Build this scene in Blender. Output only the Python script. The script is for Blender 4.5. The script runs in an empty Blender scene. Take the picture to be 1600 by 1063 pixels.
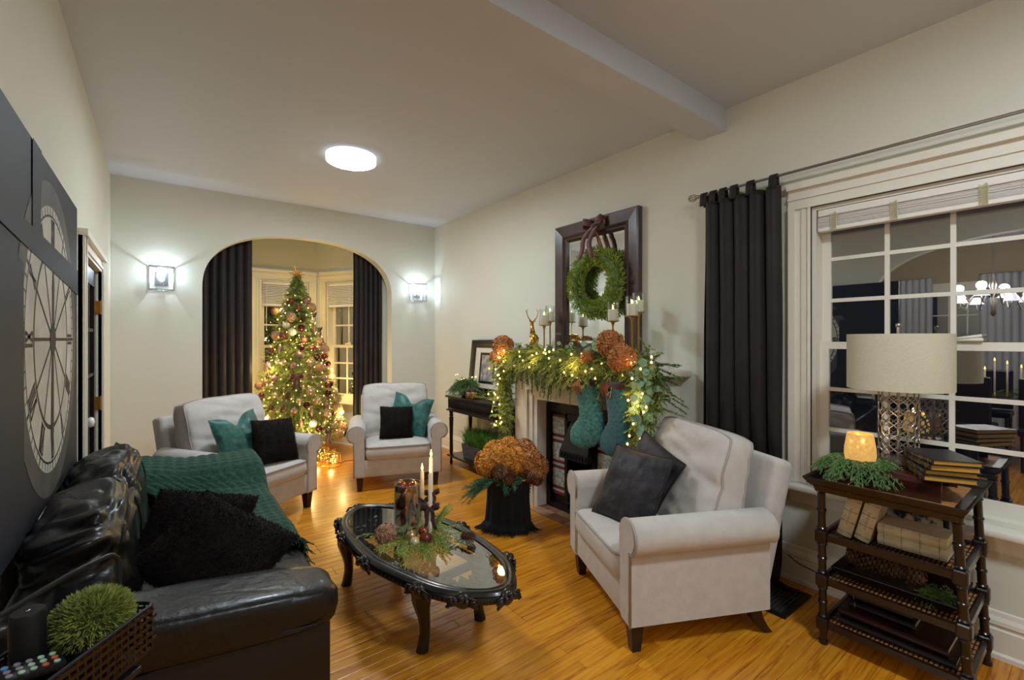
import bpy, bmesh, math, random
import numpy as np
from mathutils import Vector, Matrix, Euler, noise

scene = bpy.context.scene
COL = scene.collection
random.seed(7)
RNG = np.random.default_rng(7)
PI = math.pi

# ------------------------------------------------------------------ camera
YAW = 0.6547
cam_data = bpy.data.cameras.new('camera')
cam_data.sensor_width = 36.0
cam_data.lens = 716.39 / 1600.0 * 36.0
cam_data.shift_y = -1.0 / 1600.0
cam_data.clip_start = 0.05
cam = bpy.data.objects.new('camera', cam_data)
COL.objects.link(cam)
cam.location = (0, 0, 1.5)
cam.rotation_euler = (PI / 2, 0, -YAW)
scene.camera = cam

# ------------------------------------------------------------------ world: winter night outside
world = bpy.data.worlds.new('night')
scene.world = world
world.use_nodes = True
world.node_tree.nodes['Background'].inputs[0].default_value = (0.010, 0.013, 0.020, 1)
world.node_tree.nodes['Background'].inputs[1].default_value = 1.0

# ------------------------------------------------------------------ exposure
vs = scene.view_settings
vs.view_transform = 'Standard'
vs.look = 'None'
vs.gamma = 1.0
vs.use_curve_mapping = False
vs.exposure = 0.20
scene.display_settings.display_device = 'sRGB'

# lamp strengths (the lamps themselves are built further down)
W_CEILING = 110.0      # emission of the flush ceiling lamp diffusers
W_SCONCE = 4.4       # watts of each wall sconce bulb
W_TREE = 4.0          # watts of each of the warm bulbs inside the tree
W_CHANDELIER = 9.0    # watts of each chandelier bulb
COOL = (0.70, 0.86, 1.0)
NEUTRAL = (1.0, 0.97, 0.90)
WARM = (1.0, 0.62, 0.24)
TREE_WARM = (1.0, 0.72, 0.30)

R_WALL, L_WALL, BACK, CEIL, NEAR = 3.14, -0.3845, 5.918, 3.112, -2.3

# ------------------------------------------------------------------ materials
def lin(c):
    out = []
    for x in c:
        x = x / 255.0
        out.append(x / 12.92 if x <= 0.04045 else ((x + 0.055) / 1.055) ** 2.4)
    return (out[0], out[1], out[2], 1.0)

MATS = {}
def M(name, col=(200, 200, 200), rough=0.5, metal=0.0, col2=None, vscale=6.0, vstretch=(1, 1, 1), detail=4.0,
      bump=None, bscale=40.0, bstretch=(1, 1, 1), emit=None, estr=0.0, coat=0.0, sheen=0.0, spec=0.5, trans=0.0, ior=1.45,
      lo=0.35, hi=0.65, wave=None):
    m = bpy.data.materials.new(name)
    m.use_nodes = True
    nt = m.node_tree
    p = nt.nodes['Principled BSDF']
    p.inputs['Base Color'].default_value = lin(col)
    p.inputs['Roughness'].default_value = rough
    p.inputs['Metallic'].default_value = metal
    p.inputs['Specular IOR Level'].default_value = spec
    p.inputs['Coat Weight'].default_value = coat
    p.inputs['Coat Roughness'].default_value = 0.12
    p.inputs['Sheen Weight'].default_value = sheen
    p.inputs['Transmission Weight'].default_value = trans
    p.inputs['IOR'].default_value = ior
    if emit:
        p.inputs['Emission Color'].default_value = (emit[0], emit[1], emit[2], 1)
        p.inputs['Emission Strength'].default_value = estr
    tc = None
    def coords(st):
        nonlocal tc
        if tc is None:
            tc = nt.nodes.new('ShaderNodeTexCoord')
        mp = nt.nodes.new('ShaderNodeMapping')
        mp.inputs['Scale'].default_value = st
        nt.links.new(tc.outputs['Object'], mp.inputs['Vector'])
        return mp.outputs['Vector']
    if col2:
        n = nt.nodes.new('ShaderNodeTexNoise')
        n.inputs['Scale'].default_value = vscale
        n.inputs['Detail'].default_value = detail
        nt.links.new(coords(vstretch), n.inputs['Vector'])
        r = nt.nodes.new('ShaderNodeValToRGB')
        r.color_ramp.elements[0].position = lo
        r.color_ramp.elements[1].position = hi
        r.color_ramp.elements[0].color = lin(col)
        r.color_ramp.elements[1].color = lin(col2)
        nt.links.new(n.outputs['Fac'], r.inputs['Fac'])
        nt.links.new(r.outputs['Color'], p.inputs['Base Color'])
    if bump:
        if wave:
            n = nt.nodes.new('ShaderNodeTexWave')
            n.wave_type = 'BANDS'; n.bands_direction = wave
            n.inputs['Distortion'].default_value = 3.0
        else:
            n = nt.nodes.new('ShaderNodeTexNoise')
            n.inputs['Detail'].default_value = 5.0
        n.inputs['Scale'].default_value = bscale
        nt.links.new(coords(bstretch), n.inputs['Vector'])
        b = nt.nodes.new('ShaderNodeBump')
        b.inputs['Strength'].default_value = bump
        b.inputs['Distance'].default_value = 0.01
        nt.links.new(n.outputs['Fac'], b.inputs['Height'])
        nt.links.new(b.outputs['Normal'], p.inputs['Normal'])
    MATS[name] = m
    return m

def glass_mat(name, gloss=0.12, tint=(0.9, 0.95, 0.95), rough=0.0):
    """thin clear pane: lets light straight through, mirrors a part of it"""
    m = bpy.data.materials.new(name)
    m.use_nodes = True
    nt = m.node_tree
    for n in list(nt.nodes):
        nt.nodes.remove(n)
    o = nt.nodes.new('ShaderNodeOutputMaterial')
    t = nt.nodes.new('ShaderNodeBsdfTransparent'); t.inputs[0].default_value = (*tint, 1)
    g = nt.nodes.new('ShaderNodeBsdfGlossy'); g.inputs['Roughness'].default_value = rough
    g.inputs['Color'].default_value = (1, 1, 1, 1)
    fr = nt.nodes.new('ShaderNodeLayerWeight'); fr.inputs[0].default_value = 0.35
    ad = nt.nodes.new('ShaderNodeMath'); ad.operation = 'MULTIPLY_ADD'
    ad.inputs[1].default_value = 0.45; ad.inputs[2].default_value = gloss; ad.use_clamp = True
    nt.links.new(fr.outputs['Fresnel'], ad.inputs[0])
    mx = nt.nodes.new('ShaderNodeMixShader')
    nt.links.new(ad.outputs[0], mx.inputs[0])
    nt.links.new(t.outputs[0], mx.inputs[1]); nt.links.new(g.outputs[0], mx.inputs[2])
    nt.links.new(mx.outputs[0], o.inputs[0])
    MATS[name] = m
    return m

def lerp(a, b, t): return a + (b - a) * t

# ------------------------------------------------------------------ mesh builder
def rotm(rz=0, rx=0, ry=0):
    return Matrix.Rotation(rz, 4, 'Z') @ Matrix.Rotation(rx, 4, 'X') @ Matrix.Rotation(ry, 4, 'Y')

class MB:
    def __init__(s): s.v = []; s.f = []
    def add(s, vs_, fs, m=None):
        k = len(s.v)
        if m is not None: vs_ = [m @ Vector(q) for q in vs_]
        s.v.extend([tuple(q) for q in vs_])
        s.f.extend([tuple(i + k for i in q) for q in fs])
        return s
    def box(s, c, d, m=None):
        x, y, z = c; a, b, e = d[0] / 2, d[1] / 2, d[2] / 2
        vs_ = [(x + i * a, y + j * b, z + k * e) for i in (-1, 1) for j in (-1, 1) for k in (-1, 1)]
        return s.add(vs_, [(0, 1, 3, 2), (4, 6, 7, 5), (0, 4, 5, 1), (2, 3, 7, 6), (0, 2, 6, 4), (1, 5, 7, 3)], m)
    def b2(s, lo, hi, m=None):
        return s.box([(lo[i] + hi[i]) / 2 for i in range(3)], [hi[i] - lo[i] for i in range(3)], m)
    def rbox(s, c, d, r=0.02, seg=2, m=None):
        bm = bmesh.new()
        bmesh.ops.create_cube(bm, size=1.0, matrix=Matrix.Diagonal((d[0], d[1], d[2], 1)))
        bmesh.ops.bevel(bm, geom=list(bm.edges), offset=min(r, min(d) * 0.49), segments=seg, profile=0.5, affect='EDGES')
        T = Matrix.Translation(c)
        if m is not None: T = m @ T
        bm.verts.ensure_lookup_table(); bm.verts.index_update()
        s.add([T @ q.co for q in bm.verts], [[q.index for q in f.verts] for f in bm.faces])
        bm.free(); return s
    def tube(s, pts, r, n=8, closed=False, m=None):
        pts = [Vector(p) for p in pts]; N = len(pts)
        rr = r if isinstance(r, (list, tuple)) else [r] * N
        vs_ = []; prev = None
        for i, p in enumerate(pts):
            if closed: t = pts[(i + 1) % N] - pts[i - 1]
            else: t = pts[min(i + 1, N - 1)] - pts[max(i - 1, 0)]
            t = t.normalized() if t.length > 1e-9 else Vector((0, 0, 1))
            if prev is None:
                a = Vector((0, 0, 1)) if abs(t.z) < 0.9 else Vector((1, 0, 0))
                u = t.cross(a).normalized()
            else:
                u = (prev - t * prev.dot(t)).normalized()
            prev = u; w = t.cross(u)
            for k in range(n):
                an = 2 * PI * k / n
                vs_.append(p + (u * math.cos(an) + w * math.sin(an)) * rr[i])
        fs = []
        for i in range(N if closed else N - 1):
            j = (i + 1) % N
            for k in range(n):
                q = (k + 1) % n
                fs.append((i * n + k, i * n + q, j * n + q, j * n + k))
        if not closed:
            fs.append(tuple(range(n - 1, -1, -1))); fs.append(tuple((N - 1) * n + k for k in range(n)))
        return s.add(vs_, fs, m)
    def cyl(s, p0, p1, r0, r1=None, n=12, m=None):
        return s.tube([p0, p1], [r0, r0 if r1 is None else r1], n, False, m)
    def lathe(s, prof, n=20, c=(0, 0, 0), m=None, cap=True):
        vs_ = []
        for (r, z) in prof:
            for k in range(n):
                a = 2 * PI * k / n
                vs_.append((c[0] + r * math.cos(a), c[1] + r * math.sin(a), c[2] + z))
        fs = []
        for i in range(len(prof) - 1):
            for k in range(n):
                q = (k + 1) % n
                fs.append((i * n + k, i * n + q, (i + 1) * n + q, (i + 1) * n + k))
        if cap:
            fs.append(tuple(range(n - 1, -1, -1))); fs.append(tuple((len(prof) - 1) * n + k for k in range(n)))
        return s.add(vs_, fs, m)
    def sph(s, c, r, sc=(1, 1, 1), nu=14, nv=9, m=None):
        prof = [(max(1e-4, r * math.sin(PI * i / nv)), -r * math.cos(PI * i / nv)) for i in range(nv + 1)]
        T = Matrix.Translation(c) @ Matrix.Diagonal((sc[0], sc[1], sc[2], 1))
        if m is not None: T = m @ T
        return s.lathe(prof, nu, m=T, cap=False)
    def prism(s, poly, z0, z1, m=None):
        n = len(poly)
        vs_ = [(p[0], p[1], z0) for p in poly] + [(p[0], p[1], z1) for p in poly]
        fs = [tuple(range(n - 1, -1, -1)), tuple(range(n, 2 * n))] + [(i, (i + 1) % n, n + (i + 1) % n, n + i) for i in range(n)]
        return s.add(vs_, fs, m)
    def grid(s, fn, nu, nv, m=None, wrap=False):
        vs_ = [fn(i / (nu - 1), j / (nv - 1)) for j in range(nv) for i in range(nu)]
        fs = [(j * nu + i, j * nu + i + 1, (j + 1) * nu + i + 1, (j + 1) * nu + i) for j in range(nv - 1) for i in range(nu - 1)]
        return s.add(vs_, fs, m)
    def loft(s, rings, m=None, cap=True, closed=False):
        n = len(rings[0]); vs_ = [p for r in rings for p in r]; fs = []
        N = len(rings)
        for i in range(N if closed else N - 1):
            j = (i + 1) % N
            for k in range(n):
                q = (k + 1) % n
                fs.append((i * n + k, i * n + q, j * n + q, j * n + k))
        if cap and not closed:
            fs.append(tuple(range(n - 1, -1, -1))); fs.append(tuple((N - 1) * n + k for k in range(n)))
        return s.add(vs_, fs, m)
    def build(s, name, mat, parent=None, smooth=False, loc=None, rot=None, fix=True, auto=None):
        me = bpy.data.meshes.new(name)
        me.from_pydata(s.v, [], s.f)
        if fix:
            bm = bmesh.new(); bm.from_mesh(me)
            bmesh.ops.recalc_face_normals(bm, faces=bm.faces); bm.to_mesh(me); bm.free()
        me.update()
        return link(name, me, mat, parent, smooth, loc, rot, auto)

def link(name, me, mat, parent=None, smooth=False, loc=None, rot=None, auto=None):
    if mat and not me.materials: me.materials.append(MATS[mat] if isinstance(mat, str) else mat)
    if smooth:
        me.polygons.foreach_set('use_smooth', [True] * len(me.polygons))
        if auto:
            try: me.set_sharp_from_angle(angle=auto)
            except Exception: pass
    o = bpy.data.objects.new(name, me)
    COL.objects.link(o)
    if parent: o.parent = parent
    if loc is not None: o.location = loc
    if rot is not None: o.rotation_euler = rot
    return o

def tag(o, label=None, cat=None, group=None, kind=None):
    if label: o['label'] = label
    if cat: o['category'] = cat
    if group: o['group'] = group
    if kind: o['kind'] = kind
    return o
def thing(name, label, cat, loc=(0, 0, 0), rz=0.0, group=None, rot=None):
    o = bpy.data.objects.new(name, None)
    o.empty_display_size = 0.1
    COL.objects.link(o)
    o.location = loc
    o.rotation_euler = rot if rot is not None else (0, 0, rz)
    return tag(o, label, cat, group)
def stuff(o):
    o['kind'] = 'stuff'; return o
def dup(o, parent=None):
    c = o.copy(); COL.objects.link(c); c.parent = parent
    for ch in list(o.children): dup(ch, c)
    return c
def setm(o, m):
    o.matrix_local = m; return o

def wob(x, y, z, sc=1.0, seed=0.0):
    return noise.noise(Vector((x * sc + seed, y * sc + seed * 1.7, z * sc - seed)))

def rect_frame(mb, w, h, prof, m=None, back=0.0):
    """mitred moulding around a w x h rectangle in the local XZ plane, facing -Y. prof: (inset, height) outer -> inner"""
    rings = []
    for ins, ht in prof:
        a, b = w / 2 - ins, h / 2 - ins
        rings.append([(-a, -ht, -b), (a, -ht, -b), (a, -ht, b), (-a, -ht, b)])
    return mb.loft(rings, m, closed=True)

# ------------------------------------------------------------------ foliage builder (needles and leaves)
def nrm(a): return a / np.maximum(np.linalg.norm(a, axis=-1, keepdims=True), 1e-9)
class FB:
    def __init__(s): s.parts = []; s.n = 0; s.faces = []
    def kites(s, P, D, L, W, mid=0.45, side=None):
        n = len(P)
        if side is None:
            side = nrm(np.cross(D, RNG.normal(size=(n, 3))))
        L = np.broadcast_to(L, (n,))[:, None]; W = np.broadcast_to(W, (n,))[:, None]
        q = np.stack([P, P + D * L * mid + side * W, P + D * L, P + D * L * mid - side * W], 1).reshape(-1, 3)
        s.parts.append(q)
        s.faces.append(np.arange(n * 4).reshape(n, 4) + s.n); s.n += n * 4
        return s
    def sprig(s, base, d, length, n=40, nl=0.03, nw=0.003, ang=0.8, droop=0.1, flat=None, stem=0.003, t0=0.05, taper=0.5):
        base = np.asarray(base, float); d = nrm(np.asarray(d, float)[None])[0]
        t = t0 + (1 - t0) * RNG.random(n)
        dr = np.array([0, 0, -1.0]) * droop * length
        P = base + d * (length * t)[:, None] + dr * (t ** 2)[:, None]
        T = nrm(d * length + dr * (2 * t)[:, None])
        ref = np.array([0, 0, 1.0]) if abs(d[2]) < 0.85 else np.array([1.0, 0, 0])
        u = nrm(np.cross(T, ref)); w = np.cross(T, u)
        az = RNG.random(n) * 2 * PI
        if flat is not None:
            az = np.where(RNG.random(n) < 0.5, 0, PI) + RNG.normal(0, flat, n)
        pd = u * np.cos(az)[:, None] + w * np.sin(az)[:, None]
        an = ang * (0.8 + 0.4 * RNG.random(n))
        D = T * np.cos(an)[:, None] + pd * np.sin(an)[:, None]
        s.kites(P, D, nl * (1 - taper * t) * (0.75 + 0.5 * RNG.random(n)), nw)
        if stem:
            tt = np.linspace(0, 1, 5)
            C = base + d * (length * tt)[:, None] + dr * (tt ** 2)[:, None]
            for sd in (u[0], w[0]):
                a, b = C[:-1], C[1:]
                q = np.stack([a - sd * stem, b - sd * stem * .6, b + sd * stem * .6, a + sd * stem], 1).reshape(-1, 3)
                s.parts.append(q); s.faces.append(np.arange(len(a) * 4).reshape(-1, 4) + s.n); s.n += len(a) * 4
        return s
    def frond(s, base, d, length, nb=9, bl=0.06, n=14, nl=0.012, nw=0.0022, droop=0.35, up=None):
        """flat cedar frond: a stem with side twigs, each set with short scales"""
        base = np.asarray(base, float); d = nrm(np.asarray(d, float)[None])[0]
        ref = np.array([0, 0, 1.0]) if abs(d[2]) < 0.85 else np.array([1.0, 0, 0])
        if up is not None: ref = np.asarray(up, float)
        u = nrm(np.cross(d, ref)[None])[0]
        dr = np.array([0, 0, -1.0]) * droop * length
        for i in range(nb):
            t = 0.08 + 0.9 * i / nb
            p = base + d * length * t + dr * t * t
            tg = nrm((d * length + dr * 2 * t)[None])[0]
            sd = (1 if i % 2 else -1)
            bd = tg * 0.7 + u * sd * 0.7 + RNG.normal(0, .08, 3)
            s.sprig(p, bd, bl * (1 - 0.6 * t) * RNG.uniform(.8, 1.2), n, nl, nw, 0.6, 0.25, None, 0.0014, 0.0, 0.3)
        s.sprig(base, d, length, n * 2, nl, nw, 0.5, droop, None, 0.002)
        return s
    def clear_of(s, solid):
        """needles cannot grow through solid things: drop those with a point where solid(x, y, z) holds"""
        V = np.concatenate(s.parts).reshape(-1, 4, 3)
        bad = solid(V[..., 0], V[..., 1], V[..., 2]).any(axis=1)
        V = V[~bad]; s.parts = [V.reshape(-1, 3)]; s.n = len(V) * 4
        s.faces = [np.arange(s.n).reshape(-1, 4)]
        return s
    def build(s, name, mat, parent=None, loc=None, rot=None):
        me = bpy.data.meshes.new(name)
        V = np.concatenate(s.parts).astype(np.float32); F = np.concatenate(s.faces).astype(np.int32)
        me.vertices.add(len(V)); me.vertices.foreach_set('co', V.ravel())
        me.loops.add(F.size); me.loops.foreach_set('vertex_index', F.ravel())
        me.polygons.add(len(F)); me.polygons.foreach_set('loop_start', np.arange(len(F), dtype=np.int32) * 4)
        me.update(calc_edges=True)
        return link(name, me, mat, parent, False, loc, rot)

def pillow_mb(w, h, t, pinch=0.06, chop=0.0, n=22, wr=0.0, seed=0.0):
    """square scatter cushion in the local XZ plane, facing -Y, centred"""
    mb = MB()
    def outline(u, v):
        x = u * w / 2 * (1 - pinch * (1 - v * v) * abs(u) ** 2)
        z = v * h / 2 * (1 - pinch * (1 - u * u) * abs(v) ** 2)
        if chop and v > -0.3:
            k = max(0.0, (v + 0.3) / 1.3)
            z -= chop * k * math.exp(-(u / 0.32) ** 2)
        return x, z
    vs_ = []; fs = []
    for sgn in (-1, 1):
        k = len(vs_)
        for j in range(n):
            for i in range(n):
                u = -1 + 2 * i / (n - 1); v = -1 + 2 * j / (n - 1)
                u = math.copysign(abs(u) ** 0.8, u); v = math.copysign(abs(v) ** 0.8, v)
                x, z = outline(u, v)
                th = t / 2 * ((1 - abs(u) ** 2.6) * (1 - abs(v) ** 2.6)) ** 0.55
                if chop: th *= 1 - 0.35 * math.exp(-(u / 0.2) ** 2) * max(0, v)
                if wr and th > 0:
                    th += wr * wob(x, z, sgn, 14, seed) * (th / (t / 2)) ** 0.5
                vs_.append((x, sgn * th, z))
        for j in range(n - 1):
            for i in range(n - 1):
                a = k + j * n + i
                fs.append((a, a + 1, a + n + 1, a + n) if sgn < 0 else (a, a + n, a + n + 1, a + 1))
    mb.add(vs_, fs)
    rim = [outline(-1 + 2 * i / 30, -1) for i in range(30)] + [outline(1, -1 + 2 * i / 30) for i in range(30)] + \
          [outline(1 - 2 * i / 30, 1) for i in range(30)] + [outline(-1, 1 - 2 * i / 30) for i in range(30)]
    return mb, [(x, 0, z) for x, z in rim]
# ------------------------------------------------------------------ material library
M('wall_paint', (220, 218, 204), 0.7, bump=0.06, bscale=90)
M('wall_tan', (176, 160, 132), 0.7)
M('ceiling_paint', (206, 213, 225), 0.75)
M('trim_white', (232, 226, 212), 0.4)
M('trim_bay', (236, 224, 190), 0.4)
M('mantel_cream', (226, 218, 202), 0.55, col2=(206, 198, 184), vscale=5)
M('black_wood', (18, 16, 17), 0.32, col2=(28, 23, 22), vscale=8, coat=0.3)
M('espresso', (32, 17, 14), 0.3, col2=(19, 11, 10), vscale=9, coat=0.4)
M('mahogany', (58, 20, 14), 0.25, col2=(44, 15, 11), vscale=3, vstretch=(6, 1, 6), coat=0.6)
M('frame_brown', (58, 40, 40), 0.3, col2=(80, 58, 56), vscale=6, coat=0.5)
M('leg_wood', (46, 26, 18), 0.35)
M('velvet_black', (13, 9, 10), 0.75, sheen=0.1, col2=(20, 14, 14), vscale=5)
M('curtain_dark', (24, 15, 17), 0.65, sheen=0.05, col2=(36, 24, 25), vscale=6, bump=0.2, bscale=60)
M('velvet_charcoal', (16, 14, 18), 0.55, sheen=0.08, spec=0.4, col2=(58, 53, 62), vscale=11, bump=0.6, bscale=20, lo=0.4, hi=0.72)
M('piping_charcoal', (26, 23, 28), 0.6)
M('velvet_green', (16, 66, 62), 0.5, sheen=0.25, col2=(48, 112, 102), vscale=16, bump=0.5, bscale=26)
M('fur_black', (14, 10, 10), 0.85, spec=0.25, col2=(30, 22, 19), vscale=14, bump=0.5, bscale=70)
M('leather', (11, 10, 11), 0.38, spec=0.42, col2=(20, 18, 18), vscale=6, bump=0.4, bscale=26, bstretch=(1, 1, 1), coat=0.12)
M('leather_base', (19, 14, 13), 0.42, bump=0.1, bscale=30)
M('stitch', (14, 13, 13), 0.6)
M('chair_fabric', (200, 193, 186), 0.85, sheen=0.3, col2=(192, 184, 178), vscale=14, bump=0.2, bscale=30)
M('chair_piping', (168, 160, 154), 0.8)
M('throw_green', (6, 46, 33), 0.9, col2=(20, 74, 52), vscale=60, sheen=0.1)
M('throw_black', (9, 9, 13), 0.9, col2=(18, 18, 24), vscale=50)
M('metal_chrome', (196, 198, 204), 0.2, 1.0)
M('metal_nickel', (178, 172, 164), 0.3, 1.0)
M('brass', (196, 158, 82), 0.28, 1.0)
M('gold', (236, 190, 104), 0.35, 0.7)
M('black_iron', (24, 24, 27), 0.45, 0.3, bump=0.1, bscale=30)
M('dark_metal', (40, 40, 43), 0.4, 0.5)
M('grille_metal', (78, 74, 70), 0.45, 0.4)
M('firebox', (8, 8, 9), 0.9)
M('white_ceramic', (235, 232, 226), 0.2)
M('candle_wax', (238, 230, 212), 0.5, emit=(1.0, 0.72, 0.4), estr=0.05)
M('flame', (255, 200, 90), 0.5, emit=(1.0, 0.60, 0.12), estr=6.0)
M('mini_bulb', (255, 220, 140), 0.5, emit=(1.0, 0.62, 0.17), estr=5.0)
M('bulb_cool', (255, 255, 255), 0.5, emit=COOL, estr=14.0)
M('lamp_rim', (240, 240, 240), 0.5, emit=(0.9, 0.95, 1.0), estr=1.1)
M('lamp_diffuser', (255, 255, 255), 0.5, emit=(0.81, 0.92, 1.0), estr=W_CEILING)
M('velvet_wine', (70, 14, 20), 0.6, sheen=0.6, col2=(102, 26, 34), vscale=20)
M('velvet_brown', (48, 18, 18), 0.6, sheen=0.5, col2=(70, 28, 26), vscale=20)
M('ribbon_copper', (176, 104, 62), 0.4, col2=(140, 76, 44), vscale=20)
M('knit_green', (44, 98, 92), 0.9, col2=(74, 132, 122), vscale=40, sheen=0.3)
M('knit_blue', (34, 82, 92), 0.9, col2=(36, 96, 104), vscale=40, sheen=0.3)
M('fir', (116, 138, 62), 0.6, col2=(160, 168, 88), vscale=4)
M('fir_dark', (78, 106, 52), 0.6, col2=(118, 140, 72), vscale=8)
M('cedar', (146, 168, 74), 0.6, col2=(184, 194, 106), vscale=7)
M('cedar_light', (158, 172, 86), 0.6, col2=(190, 194, 118), vscale=9)
M('wreath_green', (144, 164, 58), 0.6, col2=(176, 190, 86), vscale=14)
M('pine_blue', (66, 116, 88), 0.6, col2=(84, 128, 92), vscale=9)
M('cypress', (88, 124, 66), 0.6, col2=(124, 152, 90), vscale=12)
M('eucalyptus', (124, 158, 124), 0.55, col2=(140, 166, 126), vscale=9)
M('grass', (72, 128, 44), 0.55, col2=(112, 160, 70), vscale=10)
M('topiary', (150, 158, 78), 0.6, col2=(110, 122, 56), vscale=26)
M('rust_bloom', (228, 162, 70), 0.8, col2=(198, 126, 46), vscale=22)
M('tan_bloom', (222, 184, 138), 0.8, col2=(186, 140, 96), vscale=30)
M('rust_bloom_red', (206, 144, 86), 0.8, col2=(170, 108, 58), vscale=26)
M('pink_dry', (206, 164, 132), 0.8, col2=(176, 128, 96), vscale=40)
M('pinecone', (78, 46, 32), 0.6, col2=(128, 86, 60), vscale=30)
M('pinecone_tan', (120, 90, 60), 0.6, col2=(70, 46, 32), vscale=24)
M('ball_brown', (122, 66, 52), 0.3, 0.5)
M('ball_mauve', (150, 112, 102), 0.4, 0.3)
M('ball_wine', (66, 20, 26), 0.25, 0.4)
M('ball_champagne', (206, 184, 142), 0.25, 0.7)
M('ball_pearl', (226, 212, 178), 0.3, 0.3)
M('ball_copper', (176, 104, 74), 0.15, 0.9)
M('ball_stripe', (236, 196, 160), 0.25, 0.8)
M('mercury_gold', (214, 156, 60), 0.25, 0.6, col2=(120, 80, 24), vscale=60, emit=(1.0, 0.56, 0.16), estr=0.55)
M('wire_gold', (214, 176, 96), 0.3, 1.0)
M('wicker', (176, 146, 92), 0.7, col2=(146, 116, 70), vscale=30)
M('cane', (186, 132, 74), 0.6, col2=(150, 98, 50), vscale=50)
M('shade_linen', (212, 204, 180), 0.9, col2=(196, 188, 164), vscale=80, vstretch=(1, 1, 14), bump=0.15, bscale=200, bstretch=(.2, .2, 3))
M('page_gold', (206, 160, 70), 0.5, col2=(180, 132, 50), vscale=60, vstretch=(1, 1, 40))
M('page_cream', (206, 194, 160), 0.7)
M('book_black', (24, 24, 27), 0.35)
M('book_cream', (206, 194, 164), 0.7, col2=(186, 172, 138), vscale=18)
M('book_brown', (58, 28, 22), 0.35, col2=(40, 20, 16), vscale=10)
M('book_dark', (30, 22, 24), 0.3)
M('gilt', (206, 170, 90), 0.3, 0.9)
M('ink', (150, 134, 100), 0.7)
M('trough_grey', (120, 122, 124), 0.5, 0.3, col2=(92, 94, 98), vscale=9, vstretch=(1, 1, 5))
M('bowl_dark', (52, 46, 42), 0.5)
M('mat_cream', (226, 214, 190), 0.8)
M('tile_pale', (186, 186, 176), 0.25, col2=(140, 146, 140), vscale=34, lo=0.45, hi=0.55)
M('tile_red', (108, 34, 20), 0.25)
M('tile_lav', (160, 160, 176), 0.25)
M('tile_hearth', (150, 100, 74), 0.4, col2=(110, 74, 60), vscale=9)
M('tile_hearth_pale', (178, 144, 112), 0.4, col2=(148, 112, 88), vscale=9)
M('grout', (120, 108, 92), 0.9)
M('soil', (40, 30, 24), 0.9)
M('canvas_dark', (32, 30, 33), 0.6, col2=(24, 26, 38), vscale=2.2)
M('canvas_black', (15, 14, 17), 0.6)
M('canvas_grey', (94, 90, 84), 0.6, col2=(70, 68, 66), vscale=6)
M('canvas_pale', (206, 200, 186), 0.6, col2=(180, 176, 166), vscale=5)
M('canvas_blue', (26, 31, 50), 0.6, col2=(20, 20, 28), vscale=3)
M('hinge_brass', (190, 132, 60), 0.35, 0.9)
M('drape_white', (190, 192, 198), 0.8)
M('blind_white', (238, 232, 224), 0.5)
M('blind_cream', (216, 206, 168), 0.6)
M('remote_black', (26, 26, 30), 0.4)
M('button_pale', (150, 176, 150), 0.5)
M('button_grey', (120, 120, 124), 0.5)
M('button_yellow', (210, 180, 60), 0.5)
M('button_red', (190, 90, 60), 0.5)
M('button_blue', (90, 130, 180), 0.5)
M('bottle_gold', (196, 156, 76), 0.3, 0.8)
M('deer_gold', (206, 160, 80), 0.28, 1.0)
M('cable_black', (20, 20, 20), 0.5)
M('floral_print', (190, 178, 150), 0.5, col2=(52, 54, 66), vscale=22, lo=0.45, hi=0.55)
M('chandelier_shade', (240, 236, 240), 0.6, emit=(0.9, 0.9, 1.0), estr=1.3)
M('photo_print', (96, 120, 140), 0.4, col2=(196, 170, 150), vscale=16, lo=0.4, hi=0.6)
glass_mat('glass_clear', 0.04)
glass_mat('glass_vase', 0.10)
glass_mat('glass_dark', 0.05, (0.16, 0.17, 0.19))
glass_mat('glass_night', 0.36, (0.55, 0.58, 0.62))
glass_mat('glass_top', 0.30, (0.80, 0.88, 0.88))
glass_mat('glass_sconce', 0.05, (0.97, 0.98, 1.0))
M('mirror', (235, 240, 240), 0.02, 1.0)

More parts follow.
